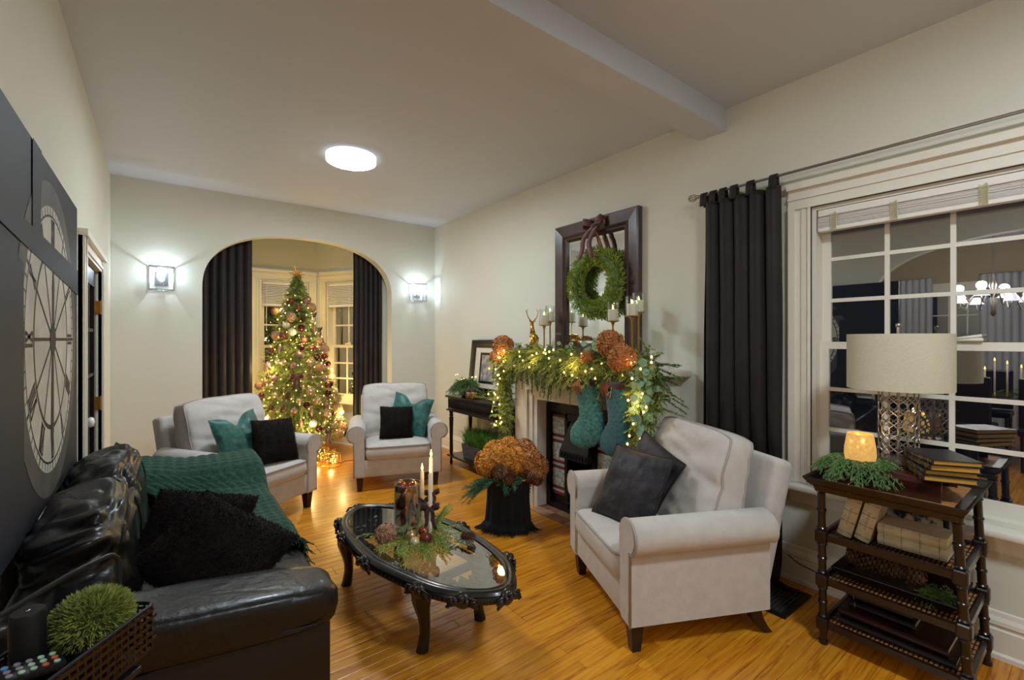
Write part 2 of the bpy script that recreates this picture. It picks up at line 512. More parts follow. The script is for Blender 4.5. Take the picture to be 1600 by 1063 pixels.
def plank_material(name, c1, c2, c3):
    m = bpy.data.materials.new(name); m.use_nodes = True
    nt = m.node_tree; p = nt.nodes['Principled BSDF']
    g = nt.nodes.new('ShaderNodeNewGeometry'); oi = nt.nodes.new('ShaderNodeObjectInfo')
    mp = nt.nodes.new('ShaderNodeMapping'); mp.inputs['Scale'].default_value = (1.6, 26, 1)
    ad = nt.nodes.new('ShaderNodeVectorMath'); ad.operation = 'ADD'
    mu = nt.nodes.new('ShaderNodeMath'); mu.operation = 'MULTIPLY'; mu.inputs[1].default_value = 37.0
    nt.links.new(oi.outputs['Random'], mu.inputs[0])
    nt.links.new(g.outputs['Position'], ad.inputs[0]); nt.links.new(mu.outputs[0], ad.inputs[1])
    nt.links.new(ad.outputs[0], mp.inputs[0])
    n1 = nt.nodes.new('ShaderNodeTexNoise'); n1.inputs['Scale'].default_value = 1.6; n1.inputs['Detail'].default_value = 6
    n1.inputs['Distortion'].default_value = 1.2
    nt.links.new(mp.outputs[0], n1.inputs['Vector'])
    r1 = nt.nodes.new('ShaderNodeValToRGB')
    r1.color_ramp.elements[0].position = 0.30; r1.color_ramp.elements[0].color = lin(c3)
    r1.color_ramp.elements[1].position = 0.62; r1.color_ramp.elements[1].color = lin(c2)
    e = r1.color_ramp.elements.new(0.46); e.color = lin(c1)
    nt.links.new(n1.outputs['Fac'], r1.inputs['Fac'])
    hs = nt.nodes.new('ShaderNodeHueSaturation')
    mv = nt.nodes.new('ShaderNodeMapRange'); mv.inputs[3].default_value = 0.90; mv.inputs[4].default_value = 1.08
    nt.links.new(oi.outputs['Random'], mv.inputs[0]); nt.links.new(mv.outputs[0], hs.inputs['Value'])
    nt.links.new(r1.outputs[0], hs.inputs['Color']); nt.links.new(hs.outputs[0], p.inputs['Base Color'])
    p.inputs['Roughness'].default_value = 0.33
    p.inputs['Coat Weight'].default_value = 0.25; p.inputs['Coat Roughness'].default_value = 0.18
    b = nt.nodes.new('ShaderNodeBump'); b.inputs['Strength'].default_value = 0.08; b.inputs['Distance'].default_value = 0.004
    nt.links.new(n1.outputs['Fac'], b.inputs['Height']); nt.links.new(b.outputs[0], p.inputs['Normal'])
    MATS[name] = m
plank_material('oak', (208, 132, 26), (222, 152, 40), (160, 88, 12))
M('oak_gap', (130, 78, 24), 0.7)

# ------------------------------------------------------------------ floor: sub-floor and boards
def struct(name, mb, mat, label, parent=None, **k):
    o = mb.build(name, mat, parent, **k)
    if parent is None: tag(o, label, 'structure', kind='structure')
    return o
floor = struct('floor', MB().b2((-4.7, NEAR - .1, -0.12), (3.3, 7.3, -0.006)), 'oak_gap', 'golden oak strip floor running through the room')
PW = 0.062
plank_cache = {}
def plank(x0, x1, y):
    L = round((x1 - x0) * 20) / 20
    if L not in plank_cache:
        mb = MB(); a, b, c = L / 2 - .0007, PW / 2 - .0006, 0.0015
        lo = [(-a, -b, -.01), (a, -b, -.01), (a, b, -.01), (-a, b, -.01)]
        md = [(x, y_, -c) for x, y_, _ in lo]
        tp = [(-a + c, -b + c, 0), (a - c, -b + c, 0), (a - c, b - c, 0), (-a + c, b - c, 0)]
        mb.loft([lo, md, tp])
        me = bpy.data.meshes.new('plank'); me.from_pydata(mb.v, [], mb.f); me.materials.append(MATS['oak']); plank_cache[L] = me
    o = bpy.data.objects.new('plank', plank_cache[L]); COL.objects.link(o); o.parent = floor
    o.location = ((x0 + x1) / 2, y, 0)
rng = random.Random(3)
rest = MB()
count = 0
y = 0.55
while y < BACK - 0.02:
    x = L_WALL - 0.02; end = R_WALL
    first = True
    while x < end - 1e-3:
        L = rng.choice([1.35, 1.5, 1.7, 1.9, 2.1]) if not first else rng.choice([0.65, 0.95, 1.3, 1.65, 1.95])
        first = False
        x1 = x + L
        if end - x1 < 0.6: x1 = x + round((end - x) * 20) / 20
        plank(x, x1, y); count += 1
        x = x1
    y += PW
def rest_boards(x0, x1, y0, y1):
    y = y0
    while y < y1:
        x = x0
        while x < x1 - .01:
            e = min(x1, x + rng.choice([.9, 1.3, 1.7]))
            rest.b2((x + .0008, y - PW / 2 + .0007, -.01), (e - .0008, y + PW / 2 - .0007, 0)); x = e
        y += PW
rest_boards(L_WALL - 0.02, R_WALL, 0.55 - PW * 45, 0.55 - PW * .5)
rest_boards(-4.6, L_WALL - 0.03, NEAR, 3.0)
rest_boards(0.35, 2.5, y, 7.1)
stuff(rest.build('plank_rest', 'oak', floor))

# ------------------------------------------------------------------ walls
def arch_strip(mb, x0, x1, zs, zt, n, ex, y0, y1, ztop, flip=None):
    """wall above an arched opening between x0..x1; flip maps (x,y,z)"""
    xc, a = (x0 + x1) / 2, (x1 - x0) / 2
    pts = []
    for i in range(n + 1):
        th = PI * i / n
        c, s_ = math.cos(th), math.sin(th)
        pts.append((xc - a * math.copysign(abs(c) ** (2 / ex), c), zs + (zt - zs) * abs(s_) ** (2 / ex)))
    mp = flip or (lambda p: p)
    for i in range(n):
        (xa, za), (xb, zb) = pts[i], pts[i + 1]
        vs_ = [mp(q) for q in ((xa, y0, za), (xb, y0, zb), (xb, y0, ztop), (xa, y0, ztop), (xa, y1, za), (xb, y1, zb), (xb, y1, ztop), (xa, y1, ztop))]
        mb.add(vs_, [(0, 1, 2, 3), (5, 4, 7, 6), (0, 4, 5, 1)])
    return pts
mb = MB()
AX0, AX1 = 0.359, 2.489
mb.b2((L_WALL - .12, BACK, 0), (AX0, BACK + .15, CEIL)); mb.b2((AX1, BACK, 0), (R_WALL + .16, BACK + .15, CEIL))
arch_strip(mb, AX0, AX1, 2.05, 2.722, 48, 2.4, BACK, BACK + .15, CEIL)
struct('wall_back', mb, 'wall_paint', 'pale cream end wall with a wide arched opening', fix=False)
# right wall with the large window opening
WY0, WY1, WZ0, WZ1 = -0.12, 1.10, 0.62, 2.30
mb = MB()
for lo, hi in (((R_WALL, NEAR, 0), (R_WALL + .16, WY0, CEIL)), ((R_WALL, WY1, 0), (R_WALL + .16, BACK, CEIL)),
               ((R_WALL, WY0, 0), (R_WALL + .16, WY1, WZ0)), ((R_WALL, WY0, WZ1), (R_WALL + .16, WY1, CEIL))): mb.b2(lo, hi)
struct('wall_right', mb, 'wall_paint', 'pale cream long wall with fireplace and window')
# left wall: door opening and archway to the dining room
DY0, DY1, DZ = 3.83, 4.83, 2.03
mb = MB()
xl0, xl1 = L_WALL - .12, L_WALL
mb.b2((xl0, 1.75, 0), (xl1, DY0, CEIL)); mb.b2((xl0, DY1, 0), (xl1, BACK, CEIL)); mb.b2((xl0, DY0, DZ), (xl1, DY1, CEIL))
mb.b2((xl0, NEAR, 0), (xl1, -1.15, CEIL))
arch_strip(mb, -1.15, 1.75, 2.0, 2.62, 32, 2.3, xl1, xl0, CEIL, flip=lambda p: (p[1], p[0], p[2]))
struct('wall_left', mb, 'wall_paint', 'pale cream wall with glazed door and archway to the dining room', fix=False)
struct('wall_near', MB().b2((-4.7, NEAR - .1, 0), (R_WALL + .16, NEAR, CEIL)), 'wall_paint', 'plain wall across the room from the arch')
mb = MB(); dy = [NEAR, .40 - .425, .40 + .425, 1.63 - .425, 1.63 + .425, 3.1]
for k in range(5):
    if k % 2 == 0: mb.b2((-4.76, dy[k], 0), (-4.6, dy[k + 1], CEIL))
    else: mb.b2((-4.76, dy[k], 0), (-4.6, dy[k + 1], .8)); mb.b2((-4.76, dy[k], 2.35), (-4.6, dy[k + 1], CEIL))
struct('wall_dining_far', mb, 'wall_tan', 'tan dining room wall opposite the archway')
struct('wall_dining_side', MB().b2((-4.6, 3.0, 0), (xl0, 3.1, CEIL)), 'wall_tan', 'tan dining room side wall')
struct('ceiling', MB().b2((-4.7, NEAR - .1, CEIL), (R_WALL + .16, BACK + .15, CEIL + .1)), 'ceiling_paint', 'smooth white ceiling over both rooms')
struct('ceiling_beam', MB().b2((xl1, 1.6263, 2.957), (R_WALL, 1.8306, CEIL + .01)), 'ceiling_paint', 'boxed white beam crossing the ceiling')

# bay behind the arch
BA, BB = (0.98, 7.1), (1.825, 7.1)
BC, BL = (2.3264, 6.20), (0.4916, 6.20)      # a shallow pocket for the drapes lies between arch wall and bay
def wall_panel(mb, A, B, z0, z1, t=.1):
    A, B = Vector((*A, 0)), Vector((*B, 0)); d = (B - A).normalized(); n = Vector((-d.y, d.x, 0)) * t
    vs_ = [A + Vector((0, 0, z0)), B + Vector((0, 0, z0)), B + Vector((0, 0, z1)), A + Vector((0, 0, z1))]
    vs_ += [v + n for v in vs_]
    mb.add(vs_, [(0, 1, 2, 3), (5, 4, 7, 6), (0, 4, 5, 1), (3, 2, 6, 7), (0, 3, 7, 4), (1, 5, 6, 2)])
def wall_hole(A, B, u0, u1, z0, z1, ztop):
    mb = MB(); A_, B_ = Vector(A), Vector(B); L = (B_ - A_).length; d = (B_ - A_) / L
    P = lambda u: tuple(A_ + d * u)
    wall_panel(mb, P(0), P(u0), 0, ztop); wall_panel(mb, P(u1), P(L), 0, ztop)
    wall_panel(mb, P(u0), P(u1), 0, z0); wall_panel(mb, P(u0), P(u1), z1, ztop)
    return mb
BCEIL = 2.98
LA = (Vector(BB) - Vector(BC)).length
struct('wall_bay_back', wall_hole(BA, BB, 0.11, 0.735, 0.62, 2.33, BCEIL), 'wall_paint', 'bay wall behind the Christmas tree', fix=False)
mb = wall_hole(BB, BC, 0.20, 0.83, 0.62, 2.33, BCEIL); mb.b2((BC[0], 6.20, 0), (2.62, 6.30, BCEIL)); mb.b2((2.56, BACK + .15, 0), (2.62, 6.20, BCEIL))
struct('wall_bay_right', mb, 'wall_paint', 'angled bay wall beside the dark drape', fix=False)
mb = MB(); wall_panel(mb, BL, BA, 0, BCEIL); mb.b2((.19, 6.20, 0), (BL[0], 6.30, BCEIL)); mb.b2((.19, BACK + .15, 0), (.25, 6.20, BCEIL))
struct('wall_bay_left', mb, 'wall_paint', 'angled bay wall behind the left drape', fix=False)
struct('ceiling_bay', MB().b2((0.15, BACK + .15, BCEIL), (2.65, 7.25, BCEIL + .08)), 'ceiling_paint', 'low ceiling of the bay')

# ------------------------------------------------------------------ baseboards
def skirting(name, A, B, side, label, hgt=0.205):
    A, B = Vector((*A, 0)), Vector((*B, 0)); d = (B - A).normalized(); n = Vector((-d.y, d.x, 0)) * side
    k = hgt / .205
    prof = [(0, 0), (.03, 0), (.03, .02), (.022, .03), (.022, .125), (.017, .13), (.017, .142), (.024, .148), (.022, .165), (.012, .182), (.008, .2), (0, .205)]
    mb = MB()
    mb.loft([[P + n * q + Vector((0, 0, z * k)) for q, z in prof] for P in (A, B)])
    struct(name, mb, 'trim_white', label)
skirting('baseboard_back', (L_WALL, BACK), (AX0, BACK), -1, 'white moulded baseboard left of the arch')
skirting('baseboard_back', (AX1, BACK), (R_WALL, BACK), -1, 'white moulded baseboard right of the arch')
skirting('baseboard_right', (R_WALL, BACK), (R_WALL, 3.42), -1, 'white moulded baseboard behind the console table')
skirting('baseboard_right', (R_WALL, 1.96), (R_WALL, NEAR), -1, 'tall white moulded baseboard under the window', 0.22)
skirting('baseboard_left', (L_WALL, 1.76), (L_WALL, 3.70), -1, 'white moulded baseboard behind the sofa')
skirting('baseboard_left', (L_WALL, 4.95), (L_WALL, BACK), -1, 'white moulded baseboard beside the glazed door')
skirting('baseboard_bay', BA, BB, -1, 'baseboard of the bay behind the tree')
skirting('baseboard_bay', BB, BC, -1, 'baseboard of the angled bay wall')

# ------------------------------------------------------------------ windows
def window(name, w, z0, z1, zm, cols, rows, loc, rz, trim, label, casing=0.115, sill=True):
    """double-hung window; local x across, wall face at y=0, room towards -y"""
    o = thing(name, label, 'window', (loc[0], loc[1], 0), rz); o['kind'] = 'structure'
    hw = w / 2
    # casing with stepped moulding, three sides
    def side_prof(mb, sx):
        for a, b, t in ((0.0, casing, .018), (casing - .03, casing + .005, .034), (.03, .05, .026), (0, .014, .03)):
            mb.b2((min(sx * (hw + a), sx * (hw + b)), -t, z0), (max(sx * (hw + a), sx * (hw + b)), 0.0, z1))
    mb = MB(); side_prof(mb, -1); mb.build('casing', trim, o)
    mb = MB(); side_prof(mb, 1); mb.build('casing', trim, o)
    mb = MB()
    for a, b, t in ((0.0, casing + .04, .020), (casing + .005, casing + .045, .05), (.06, .08, .03), (0, .014, .032)):
        mb.b2((-hw - casing - .01, -t, z1 + a), (hw + casing + .01, 0.0, z1 + b))
    mb.build('head_casing', trim, o)
    if sill:
        mb = MB(); mb.rbox((0, -.03, z0 - .02), (w + 2 * casing + .08, .13, .035), .012); mb.build('sill', trim, o, True, auto=.6)
        mb = MB(); mb.b2((-hw - casing, -.022, z0 - .12), (hw + casing, 0, z0 - .03)); mb.b2((-hw - casing, -.034, z0 - .07), (hw + casing, 0, z0 - .05)); mb.build('apron', trim, o)
    mb = MB()
    mb.b2((-hw, 0, z0), (-hw + .022, .15, z1)); mb.b2((hw - .022, 0, z0), (hw, .15, z1)); mb.b2((-hw + .022, 0, z1 - .022), (hw - .022, .15, z1)); mb.b2((-hw + .022, 0, z0), (hw - .022, .15, z0 + .022))
    mb.build('jamb', trim, o)
    for (za, zb, yy, nr, nm) in ((zm - .02, z1 - .02, .10, rows[0], 'upper_sash'), (z0 + .02, zm + .022, .065, rows[1], 'lower_sash')):
        sh = MB(); st = .045; ax, bx = -hw + .022, hw - .022
        sh.b2((ax, yy, za), (ax + st, yy + .032, zb)); sh.b2((bx - st, yy, za), (bx, yy + .032, zb))
        lowr = .042 if nm == 'upper_sash' else .075
        sh.b2((ax + st, yy, za), (bx - st, yy + .032, za + lowr)); sh.b2((ax + st, yy, zb - .042), (bx - st, yy + .032, zb))
        s_ = sh.build(nm, trim, o)
        gx0, gx1, gz0, gz1 = ax + st, bx - st, za + lowr, zb - .042
        for i in range(1, cols):
            x = lerp(gx0, gx1, i / cols); MB().b2((x - .011, yy + .004, gz0), (x + .011, yy + .026, gz1)).build('muntin', trim, s_)
        for j in range(1, nr):
            z = lerp(gz0, gz1, j / nr); MB().b2((gx0, yy + .005, z - .011), (gx1, yy + .025, z + .011)).build('muntin', trim, s_)
        for i in range(cols):
            for j in range(nr):
                MB().b2((lerp(gx0, gx1, i / cols), yy + .014, lerp(gz0, gz1, j / nr)), (lerp(gx0, gx1, (i + 1) / cols), yy + .0142, lerp(gz0, gz1, (j + 1) / nr))).build('pane', 'glass_night', s_, fix=False)
    mb = MB(); mb.rbox((hw * .1, .055, zm + .035), (.11, .02, .018), .006); mb.cyl((hw * .1 - .04, .05, zm + .04), (hw * .1 + .05, .05, zm + .055), .008, n=8)
    mb.build('sash_lock', trim, o, True)
    return o
W1 = window('window_1', WY1 - WY0, WZ0, WZ1, 1.463, 4, (3, 3), (R_WALL, (WY0 + WY1) / 2), -PI / 2, 'trim_white', 'large white twelve-over-twelve sash window on the long wall')
window('window_2', 0.625, 0.62, 2.33, 1.40, 2, (3, 3), (BA[0] + .4225, 7.1), 0, 'trim_bay', 'white sash window behind the Christmas tree', .095)
dv = (Vector(BC) - Vector(BB)).normalized()
wc = Vector(BB) + dv * 0.515
window('window_3', 0.63, 0.62, 2.33, 1.40, 2, (3, 3), (wc.x, wc.y), math.atan2(dv.y, dv.x), 'trim_bay', 'white sash window in the angled bay wall', .095)

def blind(label, w, ztop, zbot, loc, rz, nslat, cords, mat='blind_white'):
    o = thing('venetian_blind', label, 'blind', (loc[0], loc[1], 0), rz)
    mb = MB(); mb.rbox((0, 0, ztop - .02), (w, .045, .04), .004); mb.build('head_rail', mat, o)
    mb = MB(); zz = ztop - .045
    dz = (zz - zbot - .02) / nslat
    for i in range(nslat):
        z = zz - (i + .5) * dz
        mb.box((0, RNG.uniform(-.003, .003), z), (w, .05, dz * .55), rotm(0, 0) if i % 3 else None)
    stuff(mb.build('slats', mat, o))
    MB().rbox((0, 0, zbot + .012), (w, .05, .024), .004).build('bottom_rail', mat, o)
    for cx in cords:
        mb = MB()
        for k in range(14):
            z = lerp(ztop - .03, zbot + .01, k / 13); a = .014
            mb.tube([(cx - a, -.03, z), (cx - a * .3, -.036, z - .008), (cx + a, -.03, z + .004), (cx + a * 1.3, -.034, z - .012)], .0022, 4)
        stuff(mb.build('ladder_cord', 'blind_cream', o))
    return o
blind('raised white venetian blind with cream cords in the large window', 1.16, 2.276, 2.145, (R_WALL + .028, (WY0 + WY1) / 2), -PI / 2, 15, (-.50, -.22, .12, .45))
b_ = blind('half raised white blind behind the Christmas tree', 0.57, 2.304, 1.965, (BA[0] + .4225, 7.125), 0, 12, ())
mb = MB(); mb.cyl((-.24, -.05, 2.3), (-.24, -.05, 1.62), .004, n=6); mb.build('wand', 'blind_white', b_)
q = wc + Vector((-dv.y, dv.x)) * .028
blind('half raised white blind in the angled bay window', 0.57, 2.304, 1.965, (q.x, q.y), math.atan2(dv.y, dv.x), 12, ())

# ------------------------------------------------------------------ glazed door in the left wall
d = thing('door_1', 'white glazed interior door with dark panes and white knob beside the clock canvas', 'door', (L_WALL, 0, 0)); d['kind'] = 'structure'
for ya, yb in ((DY0 - .12, DY0), (DY1, DY1 + .12)):
    mb = MB(); mb.b2((0, ya, 0), (.02, yb, DZ + .12)); mb.b2((0, ya, 0), (.032, ya + .03, DZ + .12)); mb.b2((0, yb - .03, 0), (.032, yb, DZ + .12)); mb.build('casing', 'trim_white', d)
mb = MB(); mb.b2((0, DY0 - .12, DZ), (.02, DY1 + .12, DZ + .12)); mb.b2((0, DY0 - .13, DZ + .09), (.045, DY1 + .13, DZ + .13)); mb.b2((0, DY0, DZ + .02), (.03, DY1, DZ + .04)); mb.build('head_casing', 'trim_white', d)
mb = MB(); xo = -.055
mb.b2((xo, DY0, .01), (xo + .04, DY0 + .11, DZ)); mb.b2((xo, DY1 - .11, .01), (xo + .04, DY1, DZ)); mb.b2((xo, DY0 + .11, DZ - .13), (xo + .04, DY1 - .11, DZ)); mb.b2((xo, DY0 + .11, .01), (xo + .04, DY1 - .11, .24))
fr = mb.build('door_frame', 'black_wood', d)
gy0, gy1, gz0, gz1 = DY0 + .11, DY1 - .11, .24, DZ - .13
for i in (1, 2): y = lerp(gy0, gy1, i / 3); MB().b2((xo + .006, y - .012, gz0), (xo + .036, y + .012, gz1)).build('muntin', 'black_wood', fr)
for j in range(1, 5): z = lerp(gz0, gz1, j / 5); MB().b2((xo + .006, gy0, z - .012), (xo + .036, gy1, z + .012)).build('muntin', 'black_wood', fr)
for i in range(3):
    for j in range(5):
        MB().b2((xo + .018, lerp(gy0, gy1, i / 3), lerp(gz0, gz1, j / 5)), (xo + .02, lerp(gy0, gy1, (i + 1) / 3), lerp(gz0, gz1, (j + 1) / 5))).build('pane', 'glass_dark', fr, fix=False)
for z in (.28, 1.0, 1.75):
    mb = MB(); mb.b2((-.015, DY1 - .012, z - .05), (.008, DY1 + .012, z + .05)); mb.cyl((.012, DY1, z - .055), (.012, DY1, z + .055), .007, n=8); mb.build('hinge', 'hinge_brass', d)
kn = MB(); kn.lathe([(.004, 0), (.028, .003), (.028, .008), (.012, .012), (.011, .03), (.028, .042), (.033, .056), (.026, .07), (.004, .075)], 16, m=Matrix.Translation((xo + .04, DY0 + .055, 0.98)) @ Matrix.Rotation(PI / 2, 4, 'Y'))
kn.build('knob', 'white_ceramic', d, True)
struct('wall_hall', MB().b2((L_WALL - .55, DY0 - .3, 0), (L_WALL - .5, DY1 + .3, DZ + .2)), 'wall_tan', 'unlit hall wall behind the glazed door')
# ------------------------------------------------------------------ lamps of the room and one added fill lamp
def ceiling_lamp(loc, label, r=.205):
    o = thing('ceiling_lamp', label, 'ceiling light', loc)
    MB().lathe([(r * .9, 0), (r + .006, 0), (r + .006, -.050), (r, -.052), (r, -.046), (r * .9, -.046)], 40, cap=False).build('rim', 'lamp_rim', o, True, auto=.6)
    MB().lathe([(r - .001, -.046), (r - .001, -.050), (r * .97, -.055), (r * .6, -.060), (.002, -.062)], 40).build('diffuser', 'lamp_diffuser', o, True)
    return o
ceiling_lamp((1.335, 4.06, CEIL), 'round flush ceiling lamp glowing white in front of the arch')
ceiling_lamp((1.45, -0.35, CEIL), 'unseen flush ceiling lamp added behind the boxed beam as fill light')  # extra unseen lamp, put in to light the room from behind the camera

def sconce(x, z, label):
    o = thing('wall_sconce', label, 'wall lamp', (x, BACK, z), group=None)
    w, dp, h = .20, .12, .235
    MB().rbox((0, -.006, 0), (.11, .012, .14), .004).build('back_plate', 'metal_chrome', o)
    mb = MB(); t = .005
    for sx in (-1, 1):
        mb.cyl((sx * w / 2, -dp - .012, -h / 2), (sx * w / 2, -dp - .012, h / 2), t, n=6)
        mb.cyl((sx * w / 2, -.012, -h / 2), (sx * w / 2, -.012, h / 2), t, n=6)
        for sz in (-1, 1): mb.cyl((sx * w / 2, -dp - .012, sz * h / 2), (sx * w / 2, -.012, sz * h / 2), t, n=6)
    for sz in (-1, 1):
        for yy in (-dp - .012, -.012): mb.cyl((-w / 2, yy, sz * h / 2), (w / 2, yy, sz * h / 2), t, n=6)
    mb.cyl((-w * .22, -dp - .014, -h / 2), (-w * .22, -dp - .014, h / 2), .003, n=6)
    mb.build('frame', 'metal_chrome', o)
    MB().b2((-w / 2, -dp - .014, -h / 2), (w / 2, -dp - .0135, h / 2)).build('glass_panel', 'glass_sconce', o, fix=False)
    for sx in (-1, 1): MB().b2((sx * w / 2 - .0003, -dp - .012, -h / 2), (sx * w / 2, -.012, h / 2)).build('glass_panel', 'glass_sconce', o, fix=False)
    mb = MB(); mb.cyl((0, -.01, -.05), (0, -.07, -.05), .008, n=8); mb.lathe([(.016, -.05), (.018, -.02), (.016, 0)], 12, (0, -.07, -.03)); mb.build('socket', 'metal_chrome', o, True, auto=.6)
    MB().lathe([(.008, -.03), (.012, -.012), (.022, .012), (.024, .03), (.016, .05), (.003, .058)], 14, (0, -.07, 0)).build('bulb', 'bulb_cool', o, True)
    L = bpy.data.lights.new('sconce_light', 'POINT'); L.energy = W_SCONCE; L.color = COOL; L.shadow_soft_size = .012
    lo = bpy.data.objects.new('sconce_light', L); COL.objects.link(lo); lo.parent = o; lo.location = (0, -.10, .05)
    return o
sconce(.012, 2.118, 'chrome box wall lamp with clear glass on the plain stretch left of the arch')
sconce(2.845, 2.150, 'chrome box wall lamp with clear glass between arch and room corner')

# ------------------------------------------------------------------ armchairs
def make_armchair():
    o = thing('armchair', '', 'armchair')
    fab = 'chair_fabric'
    mb = MB(); mb.rbox((0, -.03, .225), (.66, .70, .17), .015)
    mb.build('base', fab, o, True, auto=.6)
    # seat cushion: crowned box
    def seat(u, v):
        pass
    mb = MB(); n = 18
    rings = []
    W2, y0, y1 = .315, -.405, .22
    def ring(z, ins, crown):
        pts = []
        m_ = 14
        cx0, cx1, cy0, cy1 = -W2 + ins, W2 - ins, y0 + ins, y1 - ins
        r = .05
        for (cx, cy, a0) in ((cx1 - r, cy1 - r, 0), (cx0 + r, cy1 - r, PI / 2), (cx0 + r, cy0 + r, PI), (cx1 - r, cy0 + r, 1.5 * PI)):
            for k in range(5):
                a = a0 + PI / 2 * k / 4
                pts.append((cx + r * math.cos(a), cy + r * math.sin(a), z))
        return pts
    mb.loft([ring(.305, .02, 0), ring(.315, .004, 0), ring(.36, -.006, 0), ring(.42, 0, 0), ring(.435, .01, 0), ring(.452, .05, 0), ring(.466, .13, 0), ring(.472, .22, 0)])
    sc_ = mb.build('seat_cushion', fab, o, True)
    MB().tube([(p[0], p[1], .432) for p in ring(0, .002, 0)], .007, 6, True).build('piping', 'chair_piping', sc_, True)
    # rolled arms
    for sx in (-1, 1):
        prof = [(.325, .14), (.325, .50), (.322, .56)]
        cx, cz, r = .405, .56, .085
        for k in range(15):
            a = PI - (PI * 1.28) * k / 14
            prof.append((cx + r * math.cos(a), cz + r * math.sin(a)))
        prof += [(.425, .485), (.425, .14)]
        rings = []
        for (yy, s_) in ((-.385, .985), (-.375, 1), (0, 1), (.36, 1), (.375, .98)):
            rings.append([(sx * (.38 + (x - .38) * s_), yy, .14 + (z - .14) * (s_ if z > .2 else 1)) for x, z in prof])
        mb = MB(); mb.loft(rings); a_ = mb.build('arm', fab, o, True, auto=.8)
        ppf = [(sx * (.375 + (x - .375) * .9), -.392, .16 + (z - .14) * .965) for x, z in prof]
        mb = MB(); mb.loft([[(p[0], -.384, p[2]) for p in ppf], ppf]); pn = mb.build('arm_front_panel', fab, a_, True, auto=.5)
        MB().tube([(sx * x, -.385, z) for x, z in prof[1:]], .007, 6).build('piping', 'chair_piping', a_, True)
    # outer back
    lean = math.radians(-13)
    T = Matrix.Translation((0, .33, .16)) @ Matrix.Rotation(lean, 4, 'X')
    mb = MB(); mb.rbox((0, .03, .365), (.74, .12, .73), .035, 3, T)
    mb.build('back_frame', fab, o, True, auto=.7)
    # loose back cushion with a boxed edge
    mb = MB(); nx, nz = 44, 40
    vs_, fs = [], []
    Wc, Hc, Tc = .70, .60, .24
    for sgn in (-1, 1):
        k = len(vs_)
        for j in range(nz):
            for i in range(nx):
                u, v = -1 + 2 * i / (nx - 1), -1 + 2 * j / (nz - 1)
                uu = math.copysign(1 - (1 - abs(u)) ** 1.3, u); vv = math.copysign(1 - (1 - abs(v)) ** 1.3, v)
                rx = Wc / 2 * uu * (1 - .05 * abs(vv) ** 6) ; rz_ = Hc / 2 * vv * (1 - .07 * abs(uu) ** 5)
                th = Tc / 2 * (.55 + .45 * ((1 - abs(uu) ** 3) * (1 - abs(vv) ** 3)) ** .5) * (1.12 - .22 * vv)
                wrk = .034 * (abs(wob(rx * 2.0 - rz_ * 1.2, rz_ * 9 + rx * 3.5, sgn * .3, 1.0, 8.1)) - .25) * (1 - .6 * max(0, vv)) + .016 * wob(rx * 1.2 + rz_ * 2.2, rz_ * 7 - rx * 3, sgn, 1.5, 3.3) + .006 * math.sin(22 * (rz_ + .5 * abs(rx))) * math.exp(-((abs(uu) - .85) / .3) ** 2) * max(0, .3 - vv)
                vs_.append((rx, sgn * (th + wrk), rz_))
        for j in range(nz - 1):
            for i in range(nx - 1):
                a = k + j * nx + i; fs.append((a, a + 1, a + nx + 1, a + nx))
    n1 = nx * nz
    edge = [i for i in range(nx)] + [j * nx + nx - 1 for j in range(1, nz)] + [(nz - 1) * nx + i for i in range(nx - 2, -1, -1)] + [j * nx for j in range(nz - 2, 0, -1)]
    for q in range(len(edge)):
        a, b = edge[q], edge[(q + 1) % len(edge)]
        fs.append((a, a + n1, b + n1, b))
    T2 = Matrix.Translation((0, .215, .70)) @ Matrix.Rotation(math.radians(-14), 4, 'X')
    mb.add(vs_, fs, T2); bc = mb.build('back_cushion', fab, o, True)
    for off in (0, n1):
        MB().tube([T2 @ Vector(vs_[e + off]) for e in edge[::2]], .0065, 6, True).build('piping', 'chair_piping', bc, True)
    # legs
    for sx in (-1, 1):
        mb = MB(); mb.loft([[(sx * .37 + a * s_, -.335 + b * s_, z) for a, b in ((-1, -1), (1, -1), (1, 1), (-1, 1))] for s_, z in ((.022, 0), (.034, .145))]); mb.build('leg', 'leg_wood', o)
        rings = []
        for k in range(6):
            t = k / 5; z = .145 * (1 - t); yy = .31 + .085 * t ** 1.7; s_ = .034 - .012 * t
            rings.append([(sx * .37 + a * s_, yy + b * s_, z) for a, b in ((-1, -1), (1, -1), (1, 1), (-1, 1))])
        mb = MB(); mb.loft(rings); mb.build('leg', 'leg_wood', o)
    return o
ch = make_armchair()
def place_chair(o, x, y, rz, label):
    o.location = (x, y, 0); o.rotation_euler = (0, 0, rz); o['label'] = label; o['group'] = 'pale grey rolled-arm armchairs'
    return o
CH_NEAR = (2.285, 1.585, math.radians(-116)); CH_L = (.555, 4.47, math.radians(32)); CH_R = (2.03, 4.70, math.radians(-20))
place_chair(ch, *CH_NEAR, 'pale grey rolled-arm armchair with two charcoal cushions beside the fireplace')
place_chair(dup(ch), *CH_L, 'pale grey rolled-arm armchair between sofa and Christmas tree')
place_chair(dup(ch), *CH_R, 'pale grey rolled-arm armchair next to the console table')

